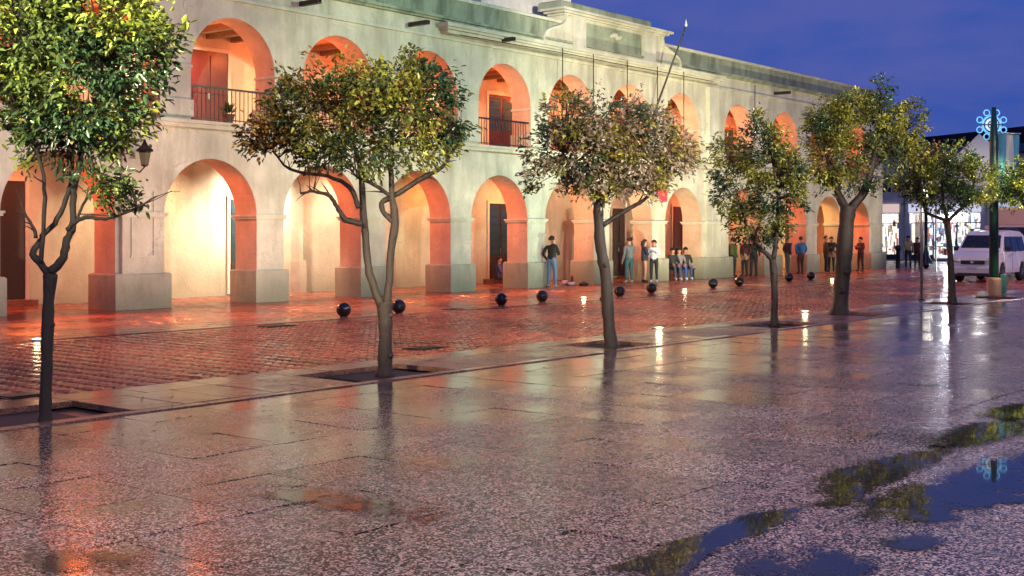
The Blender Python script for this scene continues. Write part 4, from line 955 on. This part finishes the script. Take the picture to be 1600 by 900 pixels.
def van(loc, rz):
    """nose toward -x, length along x"""
    t = thing('parked_van', 'white minivan parked nose-on behind the banner pole at the right edge', 'van', loc, rz)
    Lc, Wd = 4.05, 1.66
    prof = [(0.00,0.30),(-0.02,0.55),(0.03,0.80),(0.16,0.98),(0.55,1.10),(0.80,1.16),(1.35,1.72),(1.60,1.84),(2.6,1.90),(3.7,1.86),(3.95,1.72),(4.05,1.10),(4.05,0.42),(3.9,0.28)]
    # wheel arches along the sill
    def archpts(cx): return [(cx + 0.40*math.cos(a), 0.32 + 0.40*math.sin(a)) for a in [math.pi*q/8 for q in range(0, 9)] if 0.32 + 0.40*math.sin(a) > 0.27]
    low = archpts(3.30) + archpts(0.78)
    poly = prof + [(x, z) for x, z in low]
    def hw(x, z):
        w = Wd/2
        if z > 1.05: w -= (z - 1.05)*0.20
        if x < 0.35: w -= (0.35 - x)**2*0.9
        if z > 1.75: w -= (z-1.75)*0.5
        return w
    rows = [poly]
    n = len(poly); vs = []; fs = []
    bm = bmesh.new()
    L_ = [bm.verts.new((x, -hw(x, z), z)) for x, z in poly]; Rv = [bm.verts.new((x, hw(x, z), z)) for x, z in poly]
    bm.faces.new(L_); bm.faces.new(Rv[::-1])
    for i in range(n): j = (i+1) % n; bm.faces.new((L_[j], L_[i], Rv[i], Rv[j]))
    bmesh.ops.recalc_face_normals(bm, faces=bm.faces)
    bmesh.ops.bevel(bm, geom=[e_ for e_ in bm.edges if abs(e_.verts[0].co.y - e_.verts[1].co.y) < 0.2 and e_.calc_face_angle(0) > 0.5], offset=0.045, segments=3, affect='EDGES', profile=0.6)
    bmesh.ops.triangulate(bm, faces=[f_ for f_ in bm.faces if len(f_.verts) > 6])
    me = bpy.data.meshes.new('body'); bm.to_mesh(me); bm.free(); me.materials.append(M['white_paint']); put('body', me, t)
    # windscreen and side windows, slightly proud of the body
    def strip(pts, name, mat, par=t, off=0.006):
        mb = MB(); mb.face(pts); mb.face([(x, y, z) for x, y, z in pts][::-1]); bm = bmesh.new(); me = mb.mesh(name, mat); o = put(name, me, par); return o
    nrm = Vector((-0.56, 0, 0.55)).normalized() * 0.012
    def ws(x, z, k): return (x + nrm.x, k * (hw(x, z) - 0.09), z + nrm.z)
    a, b_ = (0.88, 1.235), (1.33, 1.70)
    mb = MB()
    mb.face([ws(*a, -1), ws(*a, 1), ws(*b_, 1), ws(*b_, -1)]); mb.face([tuple(Vector(q) - nrm*0.9) for q in (ws(*b_, -1), ws(*b_, 1), ws(*a, 1), ws(*a, -1))])
    wsc = mb.build('windscreen', M['glass'], t)
    for k in (-1, 1):
        mb = MB(); mb.tube([(0.86, k*0.35 - 0.1, 1.26), (1.05, k*0.35 + 0.25, 1.44)], 0.012, 5); mb.build('wiper', M['blackplastic'], wsc)
    for sd in (-1, 1):
        for (xa, xb, xc, xd) in ((1.12, 1.95, 1.95, 1.46), (2.02, 2.85, 2.85, 2.02), (2.92, 3.75, 3.62, 2.92)):
            z0, z1 = 1.14, 1.66
            q = [(xa, z0), (xb, z0), (xc, z1), (xd, z1)]; pts = [(x, sd*(hw(x, z) + 0.006), z) for x, z in q]; pin = [(x, sd*(hw(x, z) - 0.01), z) for x, z in q]
            mb = MB(); mb.face(pts if sd < 0 else pts[::-1]); mb.face(pin[::-1] if sd < 0 else pin); mb.build('side_window', M['glass'], t)
        mb = MB(); mb.box(1.98, 1.995, min(sd*0.832, sd*0.838), max(sd*0.832, sd*0.838), 0.4, 1.05); mb.box(1.05, 1.062, min(sd*0.832, sd*0.838), max(sd*0.832, sd*0.838), 0.5, 1.05); mb.build('door_seam', M['blackplastic'], t)
        mb = MB(); mb.box(1.72, 1.90, min(sd*0.835, sd*0.86), max(sd*0.835, sd*0.86), 0.98, 1.01); mb.build('door_handle', M['chrome'], t)
        mb = MB(); mb.box(1.02, 1.14, min(sd*0.84, sd*1.02), max(sd*0.84, sd*1.02), 1.14, 1.30, c=0.03); mb.build('mirror', M['blackplastic'], t)
        mb = MB(); mb.lathe([(0.01, -0.02), (0.15, 0.0), (0.13, 0.04), (0.02, 0.06)], 16); mb.v = [(-z + 0.035 + abs(y)*0.15, y*1.0 + sd*0.60, x*0.62 + 0.80) for x, y, z in mb.v]; mb.build('headlight', M['headlamp'], t, True)
        mb = MB(); mb.box(-0.035, 0.02, sd*0.62 - 0.08, sd*0.62 + 0.08, 0.42, 0.50); mb.build('fog_light', M['headlamp'], t)
        wheel(t, 0.78, sd*(Wd/2 - 0.11)); wheel(t, 3.30, sd*(Wd/2 - 0.11))
        mb = MB(); mb.tube([(1.7, sd*0.62, 1.92), (2.6, sd*0.62, 1.97), (3.6, sd*0.62, 1.93)], 0.018, 6); mb.build('roof_rail', M['blackplastic'], t)
    mb = MB(); mb.box(-0.035, 0.03, -0.42, 0.42, 0.66, 0.80, c=0.01); gr = mb.build('grille', M['blackplastic'], t)
    mb = MB(); mb.lathe([(0.01, 0), (0.055, 0.005), (0.05, 0.02), (0.01, 0.025)], 14); mb.v = [(-z - 0.035, y*1.4, x + 0.73) for x, y, z in mb.v]; mb.build('badge', M['chrome'], gr)
    mb = MB(); mb.box(-0.06, 0.10, -0.74, 0.74, 0.34, 0.56, c=0.03); mb.build('bumper', M['white_paint'], t)
    mb = MB(); mb.box(-0.07, 0.0, -0.55, 0.55, 0.24, 0.345, c=0.01); mb.build('air_dam', M['blackplastic'], t)
    mb = MB(); mb.box(-0.075, -0.06, -0.18, 0.18, 0.46, 0.55); mb.build('number_plate', simple('plate', (0.5, 0.5, 0.5), 0.4), t)
    return t
vp = ray(1520, 45.0)
van((vp.x, vp.y, 0.005), R(1.5))
# box lorry beyond the van
M['pinkbox'] = carpaint('cream_lorry_panel', (0.62, 0.42, 0.38))
tv = thing('box_lorry', 'pale box lorry standing behind the white minivan', 'lorry', (vp.x + 5.2, vp.y + 0.45, 0.0), 0.0)
mb = MB(); mb.box(1.6, 6.2, -1.05, 1.05, 0.9, 2.85, c=0.05); cb = mb.build('cargo_box', M['pinkbox'], tv)
mb = MB(); mb.box(1.58, 1.6, -1.06, 1.06, 2.75, 2.86); mb.box(1.58, 6.22, -1.075, -1.05, 0.88, 0.97); mb.build('edge_trim', M['chrome'], cb)
mb = MB(); mb.prism([(0, 0.5), (0, 1.25), (0.35, 2.1), (1.5, 2.15), (1.5, 0.5)], -0.95, 0.95); cab = mb.build('cab', M['pinkbox'], tv)
mb = MB(); mb.face([(0.02, -0.8, 1.3), (0.02, 0.8, 1.3), (0.33, 0.75, 2.02), (0.33, -0.75, 2.02)][::-1]); mb.v = [(x - 0.03, y, z + 0.01) for x, y, z in mb.v]; mb.build('windscreen', M['glass'], tv)
mb = MB(); mb.box(1.5, 6.1, -0.8, 0.8, 0.65, 0.9); mb.build('chassis', M['blackplastic'], tv)
for x in (0.7, 4.9):
    for sd in (-1, 1): wheel(tv, x, sd*0.85, 0.40, 0.24)

# ------------------------------------------------------------------ banner pole with lit ornament
pb = ray(1553, 36.0)
tp = thing('ornament_pole', 'dark green pole carrying a lit blue-white rosette', 'pole', (pb.x, pb.y, 0), TH - R(90))
M['greenpole'] = simple('dark_green_paint', (0.012, 0.045, 0.045), 0.35)
mb = MB(); mb.tube([(0, 0, 0), (0, 0, 4.5), (0, 0, 5.42)], [0.135, 0.12, 0.06], 16); mb.build('post', M['greenpole'], tp, True)
M['ledw'] = simple('white_ornament_light', (0.5, 0.5, 0.5), 0.4, emit=(0.75, 0.9, 1.0), es=0.75); M['ledb'] = simple('blue_ornament_light', (0.2, 0.4, 0.6), 0.4, emit=(0.12, 0.5, 0.95), es=0.9)
def ring(r, th, c=(0, 0), n=28, y=0.17):
    return [(c[0] + r*math.cos(2*math.pi*k/n), y, c[1] + r*math.sin(2*math.pi*k/n)) for k in range(n + 1)]
oz = 4.93; orn = MB(); orn.tube(ring(0.26, 0, (0, oz)), 0.03, 6, cap=False); ro = orn.build('outer_ring', M['ledb'], tp, True)
orn = MB(); orn.tube(ring(0.155, 0, (0, oz), y=0.172), 0.035, 6, cap=False); orn.build('inner_ring', M['ledw'], tp, True)
orn = MB(); orn.tube(ring(0.06, 0, (0, oz), 16, y=0.174), 0.02, 6, cap=False); orn.build('hub_ring', M['ledw'], tp, True)
for k in range(8):
    a = k * math.pi/4 + 0.39; orn = MB(); orn.tube(ring(0.085, 0, (0.375*math.cos(a), oz + 0.375*math.sin(a)), 16), 0.018, 6, cap=False); orn.build('scallop', M['ledb'], tp, True)
mb = MB(); mb.box(-0.30, 0.30, 0.10, 0.14, oz - 0.02, oz + 0.02); mb.build('ornament_bar', M['greenpole'], tp)
# hanging banner beside the pole, three vertical bands
bt = thing('hanging_banner', 'light blue and white banner hanging beside the rosette pole', 'banner', (pb.x, pb.y, 0), TH - R(90))
M['bannerblue'] = simple('sky_blue_cloth', (0.10, 0.34, 0.50), 0.7); M['bannerwhite'] = simple('white_cloth', (0.62, 0.62, 0.60), 0.7)
for s_, (xa, xb, mt) in enumerate(((0.14, 0.36, 'bannerblue'), (0.36, 0.56, 'bannerwhite'), (0.56, 0.72, 'bannerblue'))):
    mb = MB()
    for k in range(4):
        for j in range(10):
            def q(k, j, o=0.0): x = xa + (xb - xa)*k/4; return (x, 0.06*math.sin(x*16 + j*0.3) + o, 4.66 - j*0.155 - 0.06*x)
            mb.face([q(k, j), q(k+1, j), q(k+1, j+1), q(k, j+1)]); mb.face([q(k, j+1, .008), q(k+1, j+1, .008), q(k+1, j, .008), q(k, j, .008)])
    mb.build('banner_band', M[mt], bt, True)
mb = MB(); mb.tube([(0, 0, 4.68), (0.78, 0, 4.66)], 0.02, 6); mb.build('banner_rod', M['steel'], bt)
# concrete drum at its foot, small cone beside
pd = ray(1553, 35.4); t = thing('concrete_drum', 'concrete drum coloured as if lit orange at the foot of the rosette pole', 'drum', (pd.x, pd.y, 0.01))
mb = MB(); mb.lathe([(0.19, 0), (0.2, 0.02), (0.2, 0.46), (0.185, 0.5), (0.15, 0.5), (0.15, 0.46)], 24); mb.build('drum', simple('orange_lit_concrete', (0.55, 0.30, 0.18), 0.6), t, False)  # orange light is put into the concrete's colour
pd2 = ray(1568, 36.6); t = thing('utility_stub', 'short teal post standing right of the concrete drum', 'post', (pd2.x, pd2.y, 0))
mb = MB(); mb.box(-0.09, 0.09, -0.06, 0.06, 0, 0.58, c=0.02); mb.build('housing', simple('teal_paint', (0.03, 0.13, 0.13), 0.4), t)
mb = MB(); mb.box(-0.2, 0.2, -0.12, 0.12, 0, 0.03, c=0.01); mb.build('foot_plate', M['iron'], t)
pd3 = ray(1535, 35.0); t = tag((lambda mb: (mb.lathe([(0.16, 0), (0.17, 0.03), (0.13, 0.12), (0.04, 0.15)], 16), mb.build('kerb_stone', M['trim'], None, True, (pd3.x, pd3.y, 0.01)))[1])(MB()), 'small pale stone left of the concrete drum', 'stone')
# slim steel pole
ps = ray(1440, 32.7); t = thing('steel_pole', 'slim bare steel pole left of the sixth tree', 'pole', (ps.x, ps.y, 0.0))
mb = MB(); mb.tube([(0, 0, 0), (0, 0, 3.6)], 0.035, 8); mb.build('shaft', M['steel'], t, True)
mb = MB(); mb.lathe([(0.09, 0.0), (0.09, 0.03), (0.05, 0.06)], 12); mb.build('base_flange', M['iron'], t)

# ------------------------------------------------------------------ far end of the street
def street_lamp(px, Z, h, lab, e=0.0):
    p = ray(px, Z); t = thing('street_lamp', lab, 'street lamp', (p.x, p.y, 0), 0, 'ornate street lamps')
    mb = MB(); mb.lathe([(0.42, 0), (0.42, 0.12), (0.30, 0.2), (0.2, 0.5), (0.13, 0.75), (0.10, 1.0), (0.09, h - 0.5), (0.14, h - 0.45), (0.06, h - 0.35)], 16); mb.build('post', M['iron'], t, True)
    mb = MB(); mb.lathe([(0.05, h - 0.35), (0.2, h - 0.2), (0.24, h), (0.2, h + 0.18), (0.05, h + 0.25)], 16)
    mb.build('globe', M['globe'], t, True)
    if e: lamp('POINT', (p.x, p.y, h), e, (1.0, 0.86, 0.66), 0.25, name='street_lamp_light').visible_camera = True
M['globe'] = simple('lamp_globe', (0.9, 0.9, 0.8), 0.4, emit=(1.0, 0.93, 0.78), es=7)
street_lamp(1447, 74, 4.3, 'ornate black street lamp far away at the end of the cobbled street', 450)
# litter bin post by the corner
p = onp(1381, FY + 0.2); t = thing('corner_post', 'dark metal post at the far corner of the arcade', 'post', (p.x + 0.6, FY - 0.3, 0))
mb = MB(); mb.lathe([(0.14, 0), (0.12, 0.06), (0.1, 0.9), (0.15, 0.95), (0.15, 1.15), (0.03, 1.2)], 12); mb.build('post', M['iron'], t, True)
# shop row closing the street
def shop(y0, y1, x, h, wallc, lab, seed, litc, le, awn):
    rg = random.Random(seed); t = thing('shop_building', lab, 'shop', (x, (y0 + y1)/2, 0), 0, 'shops closing the far end of the street')
    w = (y1 - y0)/2
    wm = plaster('shop_plaster', wallc, (0.3, 0.28, 0.25), 0.3)
    mb = MB()
    mb.box(0, 6, -w, w, 3.2, h); mb.box(0.0, 0.5, -w, -w + 0.35, 0, 3.2); mb.box(0.0, 0.5, w - 0.35, w, 0, 3.2); mb.box(3.0, 6, -w, w, 0, 3.2); mb.build('wall', wm, t)
    mb = MB(); mb.prism([(-0.5, h), (-0.5, h + 0.14), (3.0, h + 0.9), (6.5, h + 0.14), (6.5, h)], -w, w); mb.build('roof', M['darkroof'], t)
    lm = simple('lit_shop_interior', (0.6, 0.58, 0.55), 0.6, emit=litc, es=le, var=0.8, scale=2.5)
    mb = MB(); mb.box(2.9, 2.99, -w + 0.35, w - 0.35, 0.1, 3.1); mb.build('lit_back_wall', lm, t)
    lamp('POINT', (x + 0.9, (y0 + y1)/2, 2.9), 1000, litc, 0.3, name='shop_lamp')
    n = 3; seg = (2*w - 0.7)/n
    for k in range(n):
        ya = -w + 0.35 + k*seg
        mb = MB(); mb.box(0.2, 0.26, ya, ya + 0.07, 0, 3.2); mb.box(0.2, 0.26, ya + 0.07, ya + seg, 2.5, 2.57); mb.box(0.2, 0.26, ya + 0.07, ya + seg, 0.0, 0.35 if k != 1 else 0.05)
        fr = mb.build('shop_window', M['blackplastic'], t)
        mb = MB(); mb.box(0.22, 0.235, ya + 0.07, ya + seg, 0.36, 2.5); mb.build('pane', M['clear'], fr)
    goods = MB()
    for k in range(260):
        yy = rg.uniform(-w + 0.5, w - 0.5); zz = rg.uniform(0.0, 2.7); s1 = rg.choice([0.03, 0.05, 0.08, 0.14]); xx = rg.uniform(0.5, 2.6)
        goods.box(xx, xx + s1, yy, yy + s1*rg.uniform(0.6, 1.6), zz, zz + rg.uniform(0.05, 0.6), rg.randrange(5))
    tag(goods.build('shop_goods', [cloth((0.8, 0.78, 0.75)), cloth((0.12, 0.11, 0.15)), cloth((0.6, 0.15, 0.12)), cloth((0.15, 0.3, 0.6)), cloth((0.8, 0.6, 0.3))], t), kind='stuff')
    mb = MB(); mb.box(-0.12, 0, -w + 0.3, w - 0.3, 3.25, 3.85); mb.build('sign_board', simple('lit_sign', awn, 0.5, emit=awn, es=1.1), t)
    for k in range(3):
        ya = -w + 0.8 + k*(2*w - 1.6)/3
        mb = MB(); mb.box(-0.03, 0.02, ya, ya + 1.0, 4.6, 6.0); f_ = mb.build('window', M['frame'], t)
        mb = MB(); mb.box(-0.04, -0.03, ya + 0.08, ya + 0.92, 4.68, 5.92); mb.build('pane', M['glass'], f_)
M['darkroof'] = simple('dark_roof', (0.012, 0.012, 0.02), 0.7)
m, nt, ns, ls, bs = newmat('clear_glass'); bs.inputs['Base Color'].default_value = (0.9, 0.95, 0.95, 1); bs.inputs['Roughness'].default_value = 0.03; bs.inputs['Transmission Weight'].default_value = 1.0; bs.inputs['IOR'].default_value = 1.1; M['clear'] = m
shop(33.2, 40.5, 84, 7.3, (0.6, 0.55, 0.5), 'far shop left of the street lamp with warm white windows', 1, (1.0, 0.86, 0.72), 1.0, (0.55, 0.4, 0.35))
shop(27.6, 33.1, 84, 7.0, (0.65, 0.6, 0.58), 'far shop behind the street lamp with cool white windows', 2, (0.88, 0.90, 1.0), 1.1, (0.5, 0.5, 0.6))
shop(21.2, 27.5, 84, 7.0, (0.6, 0.62, 0.62), 'far shop behind the white van with greenish windows', 3, (0.8, 1.0, 0.92), 1.6, (0.35, 0.4, 0.5))
shop(12.0, 21.1, 84, 7.6, (0.55, 0.55, 0.5), 'far shop at the right edge behind the banner', 4, (1.0, 0.9, 0.75), 1.5, (0.5, 0.15, 0.1))
# dark wooded ridge behind the roofs
mb = MB(); hp = []
for px, py in ((1330, 222), (1400, 218), (1465, 212), (1530, 205), (1600, 197), (1680, 190), (1800, 180), (2000, 172)):
    q = ray(px, 420); hp.append((q, zat(py, 420)))
for (q1, z1), (q2, z2) in zip(hp, hp[1:]):
    back1 = q1 + AX*120; back2 = q2 + AX*120
    mb.face([(q1.x, q1.y, -1), (q2.x, q2.y, -1), (q2.x, q2.y, z2), (q1.x, q1.y, z1)]); mb.face([(q1.x, q1.y, z1), (q2.x, q2.y, z2), (back2.x, back2.y, z2*0.9), (back1.x, back1.y, z1*0.9)])
tag(mb.build('hill', simple('night_hill', (0.01, 0.013, 0.02), 0.9)), 'dark ridge behind the far roofs', kind='structure')
# crowd barrier beyond the corner
p = ray(1478, 66); t = thing('crowd_barrier', 'low metal crowd barrier before the far shops', 'barrier', (p.x, p.y, 0), R(-70))
mb = MB(); mb.tube([(-1.2, 0, 0.1), (-1.2, 0, 1.1), (1.2, 0, 1.1), (1.2, 0, 0.1)], 0.025, 6); mb.tube([(-1.2, 0, 0.2), (1.2, 0, 0.2)], 0.02, 6); mb.build('frame', M['steel'], t)
bb = MB(); bb.tube([(0, 0, 0.2), (0, 0, 1.1)], 0.012, 5); bb = bb.mesh('bar', M['steel'])
for k in range(1, 14): put('bar', bb, t, (-1.2 + k*2.4/14, 0, 0))
for s_ in (-1, 1): mb = MB(); mb.tube([(s_*0.9, -0.3, 0.02), (s_*0.9, 0.3, 0.02)], 0.02, 6); mb.tube([(s_*0.9, 0, 0.02), (s_*0.9, 0, 0.2)], 0.02, 6); mb.build('foot', M['steel'], t)
# a white marquee roof seen above the crowns at the right
pm = ray(1530, 60); t = thing('marquee', 'white marquee roof showing between the trees at the right', 'marquee', (pm.x, pm.y, 0), R(-60))
mb = MB(); mb.face([(-2.4, -2, 4.0), (2.4, -2, 4.0), (0, 0, 6.6)]); mb.face([(2.4, -2, 4.0), (2.4, 2, 4.0), (0, 0, 6.6)]); mb.face([(2.4, 2, 4.0), (-2.4, 2, 4.0), (0, 0, 6.6)]); mb.face([(-2.4, 2, 4.0), (-2.4, -2, 4.0), (0, 0, 6.6)])
mq = simple('marquee_canvas', (0.75, 0.74, 0.72), 0.7); mqn = mq.node_tree; mtr = mqn.nodes.new('ShaderNodeBsdfTranslucent'); mtr.inputs[0].default_value = (0.8, 0.78, 0.75, 1); mmx = mqn.nodes.new('ShaderNodeMixShader'); mmx.inputs[0].default_value = 0.5
mqn.links.new(mqn.nodes['Principled BSDF'].outputs[0], mmx.inputs[1]); mqn.links.new(mtr.outputs[0], mmx.inputs[2]); mqn.links.new(mmx.outputs[0], [n for n in mqn.nodes if n.type == 'OUTPUT_MATERIAL'][0].inputs[0])
cv = mb.build('canopy', mq, t); lamp('POINT', (pm.x, pm.y, 4.1), 60, (1.0, 0.93, 0.85), 0.2, name='marquee_fill')  # point light added under the canvas to brighten it
for sx in (-1, 1):
    for sy in (-1, 1): mb = MB(); mb.tube([(sx*2.35, sy*1.95, 0), (sx*2.35, sy*1.95, 4.0)], 0.04, 6); mb.build('leg', M['steel'], t)

# ------------------------------------------------------------------ added lamp posts and masts, unseen, standing in for the street lighting
added_plaza_lamps = []
def plaza_lamp(x, y, h, e, col, lab):
    t = thing('plaza_lamp', lab, 'street lamp', (x, y, 0), 0, 'added plaza lamps out of the picture')
    mb = MB(); mb.lathe([(0.2, 0), (0.2, 0.1), (0.1, 0.3), (0.05, 1.0), (0.04, h - 0.3), (0.08, h - 0.28)], 12); mb.build('post', M['iron'], t, True)
    mb = MB(); mb.lathe([(0.06, h - 0.28), (0.2, h - 0.1), (0.2, h + 0.05), (0.06, h + 0.2)], 12); g_ = mb.build('globe', M['globe'], t, True)
    l = lamp('POINT', (x, y, h - 0.5), e, col, 0.25, name='added_plaza_light'); added_plaza_lamps.append(t)
plaza_lamp(1.0, 7.6, 5.4, 700, (1.0, 0.90, 0.66), 'added plaza lamp post left of the camera')
plaza_lamp(-2.5, -4.0, 5.5, 2500, (1.0, 0.82, 0.74), 'added plaza lamp post behind the camera')
plaza_lamp(9.6, 1.9, 6.2, 700, (1.0, 0.88, 0.74), 'added plaza lamp post just right of the picture')
plaza_lamp(20.0, 3.6, 5.6, 700, (1.0, 0.80, 0.66), 'added plaza lamp post right of the camera')
plaza_lamp(32.5, 6.6, 5.4, 600, (1.0, 0.82, 0.62), 'added plaza lamp post farther right beyond the frame')
plaza_lamp(45.5, 9.2, 5.0, 1300, (1.0, 0.62, 0.48), 'added plaza lamp post near the box lorry beyond the frame')
TL = [(0, 0, 3.3, 3000, (1.0, 0.97, 0.62)), (0, 1, 3.1, 5500, (1.0, 0.90, 0.52)), (2, 1, 3.2, 4200, (1.0, 0.93, 0.62)), (2, 2, 3.1, 5200, (1.0, 0.86, 0.66)), (3, 2, 3.1, 3800, (1.0, 0.88, 0.70)),
      (3, 3, 2.9, 4200, (1.0, 0.86, 0.70)), (3, 4, 3.9, 5200, (1.0, 0.90, 0.66)), (4, 5, 3.2, 3600, (1.0, 0.90, 0.48)), (4, 6, 3.2, 3800, (0.95, 1.0, 0.45))]
for k, (pi_, ti, tz, e, c) in enumerate(TL):
    q = tree_pos[ti]; host = added_plaza_lamps[pi_]; hx, hy = host.location.x, host.location.y; lz = 4.3 + 0.22 * (k % 3)
    d = (Vector((q.x, q.y, 0)) - Vector((hx, hy, 0))).normalized()
    mb = MB(); mb.tube([(0, 0, lz), (d.x*0.3, d.y*0.3, lz)], [0.05, 0.11], 10); mb.build('floodlight_head', M['iron'], host)
    lamp('SPOT', (hx + d.x*0.36, hy + d.y*0.36, lz), e, c, 0.12, (q.x, q.y, tz), 34, 0.5, 'added_crown_spot')  # added spot on an unseen post, brightens one tree crown
def mast(x, y, h, lab, heads):  # added unseen mast whose spots stand in for street lighting on the hall
    t = thing('added_mast', lab, 'floodlight mast', (x, y, 0), 0, 'added floodlight masts out of the picture')
    mb = MB(); mb.lathe([(0.22, 0), (0.22, 0.1), (0.12, 0.3), (0.07, h)], 12); mb.build('post', M['iron'], t, True)
    for k, (tx, ty, tz, e, c, an) in enumerate(heads):
        mb = MB(); mb.box(-0.22, 0.22, -0.12, 0.08, h - 0.1 + k*0.4, h + 0.2 + k*0.4, c=0.03); mb.build('floodlight_head', M['iron'], t)
        lamp('SPOT', (x, y + 0.3, h + 0.05 + k*0.4), e, c, 0.2, (tx, ty, tz), an, 0.9, 'added_mast_spot')
mast(30.0, 3.0, 8.5, 'added floodlight mast right of the camera lighting the left half of the hall',
     [(17.0, 25.1, 3.5, 3700, (1.0, 0.76, 0.50), 46), (20.0, 25.1, 8.0, 3600, (0.62, 0.95, 0.54), 44), (27.0, 25.1, 5.5, 7600, (0.60, 1.0, 0.64), 42)])
mast(17.0, 2.0, 8.5, 'added floodlight mast lighting the curved gable',
     [(38.0, 25.1, 6.6, 25000, (1.0, 0.97, 0.62), 28), (50.0, 25.1, 6.0, 5500, (0.78, 0.95, 0.48), 28), (34.0, 26.6, 10.4, 26000, (1.0, 0.95, 0.84), 12)])
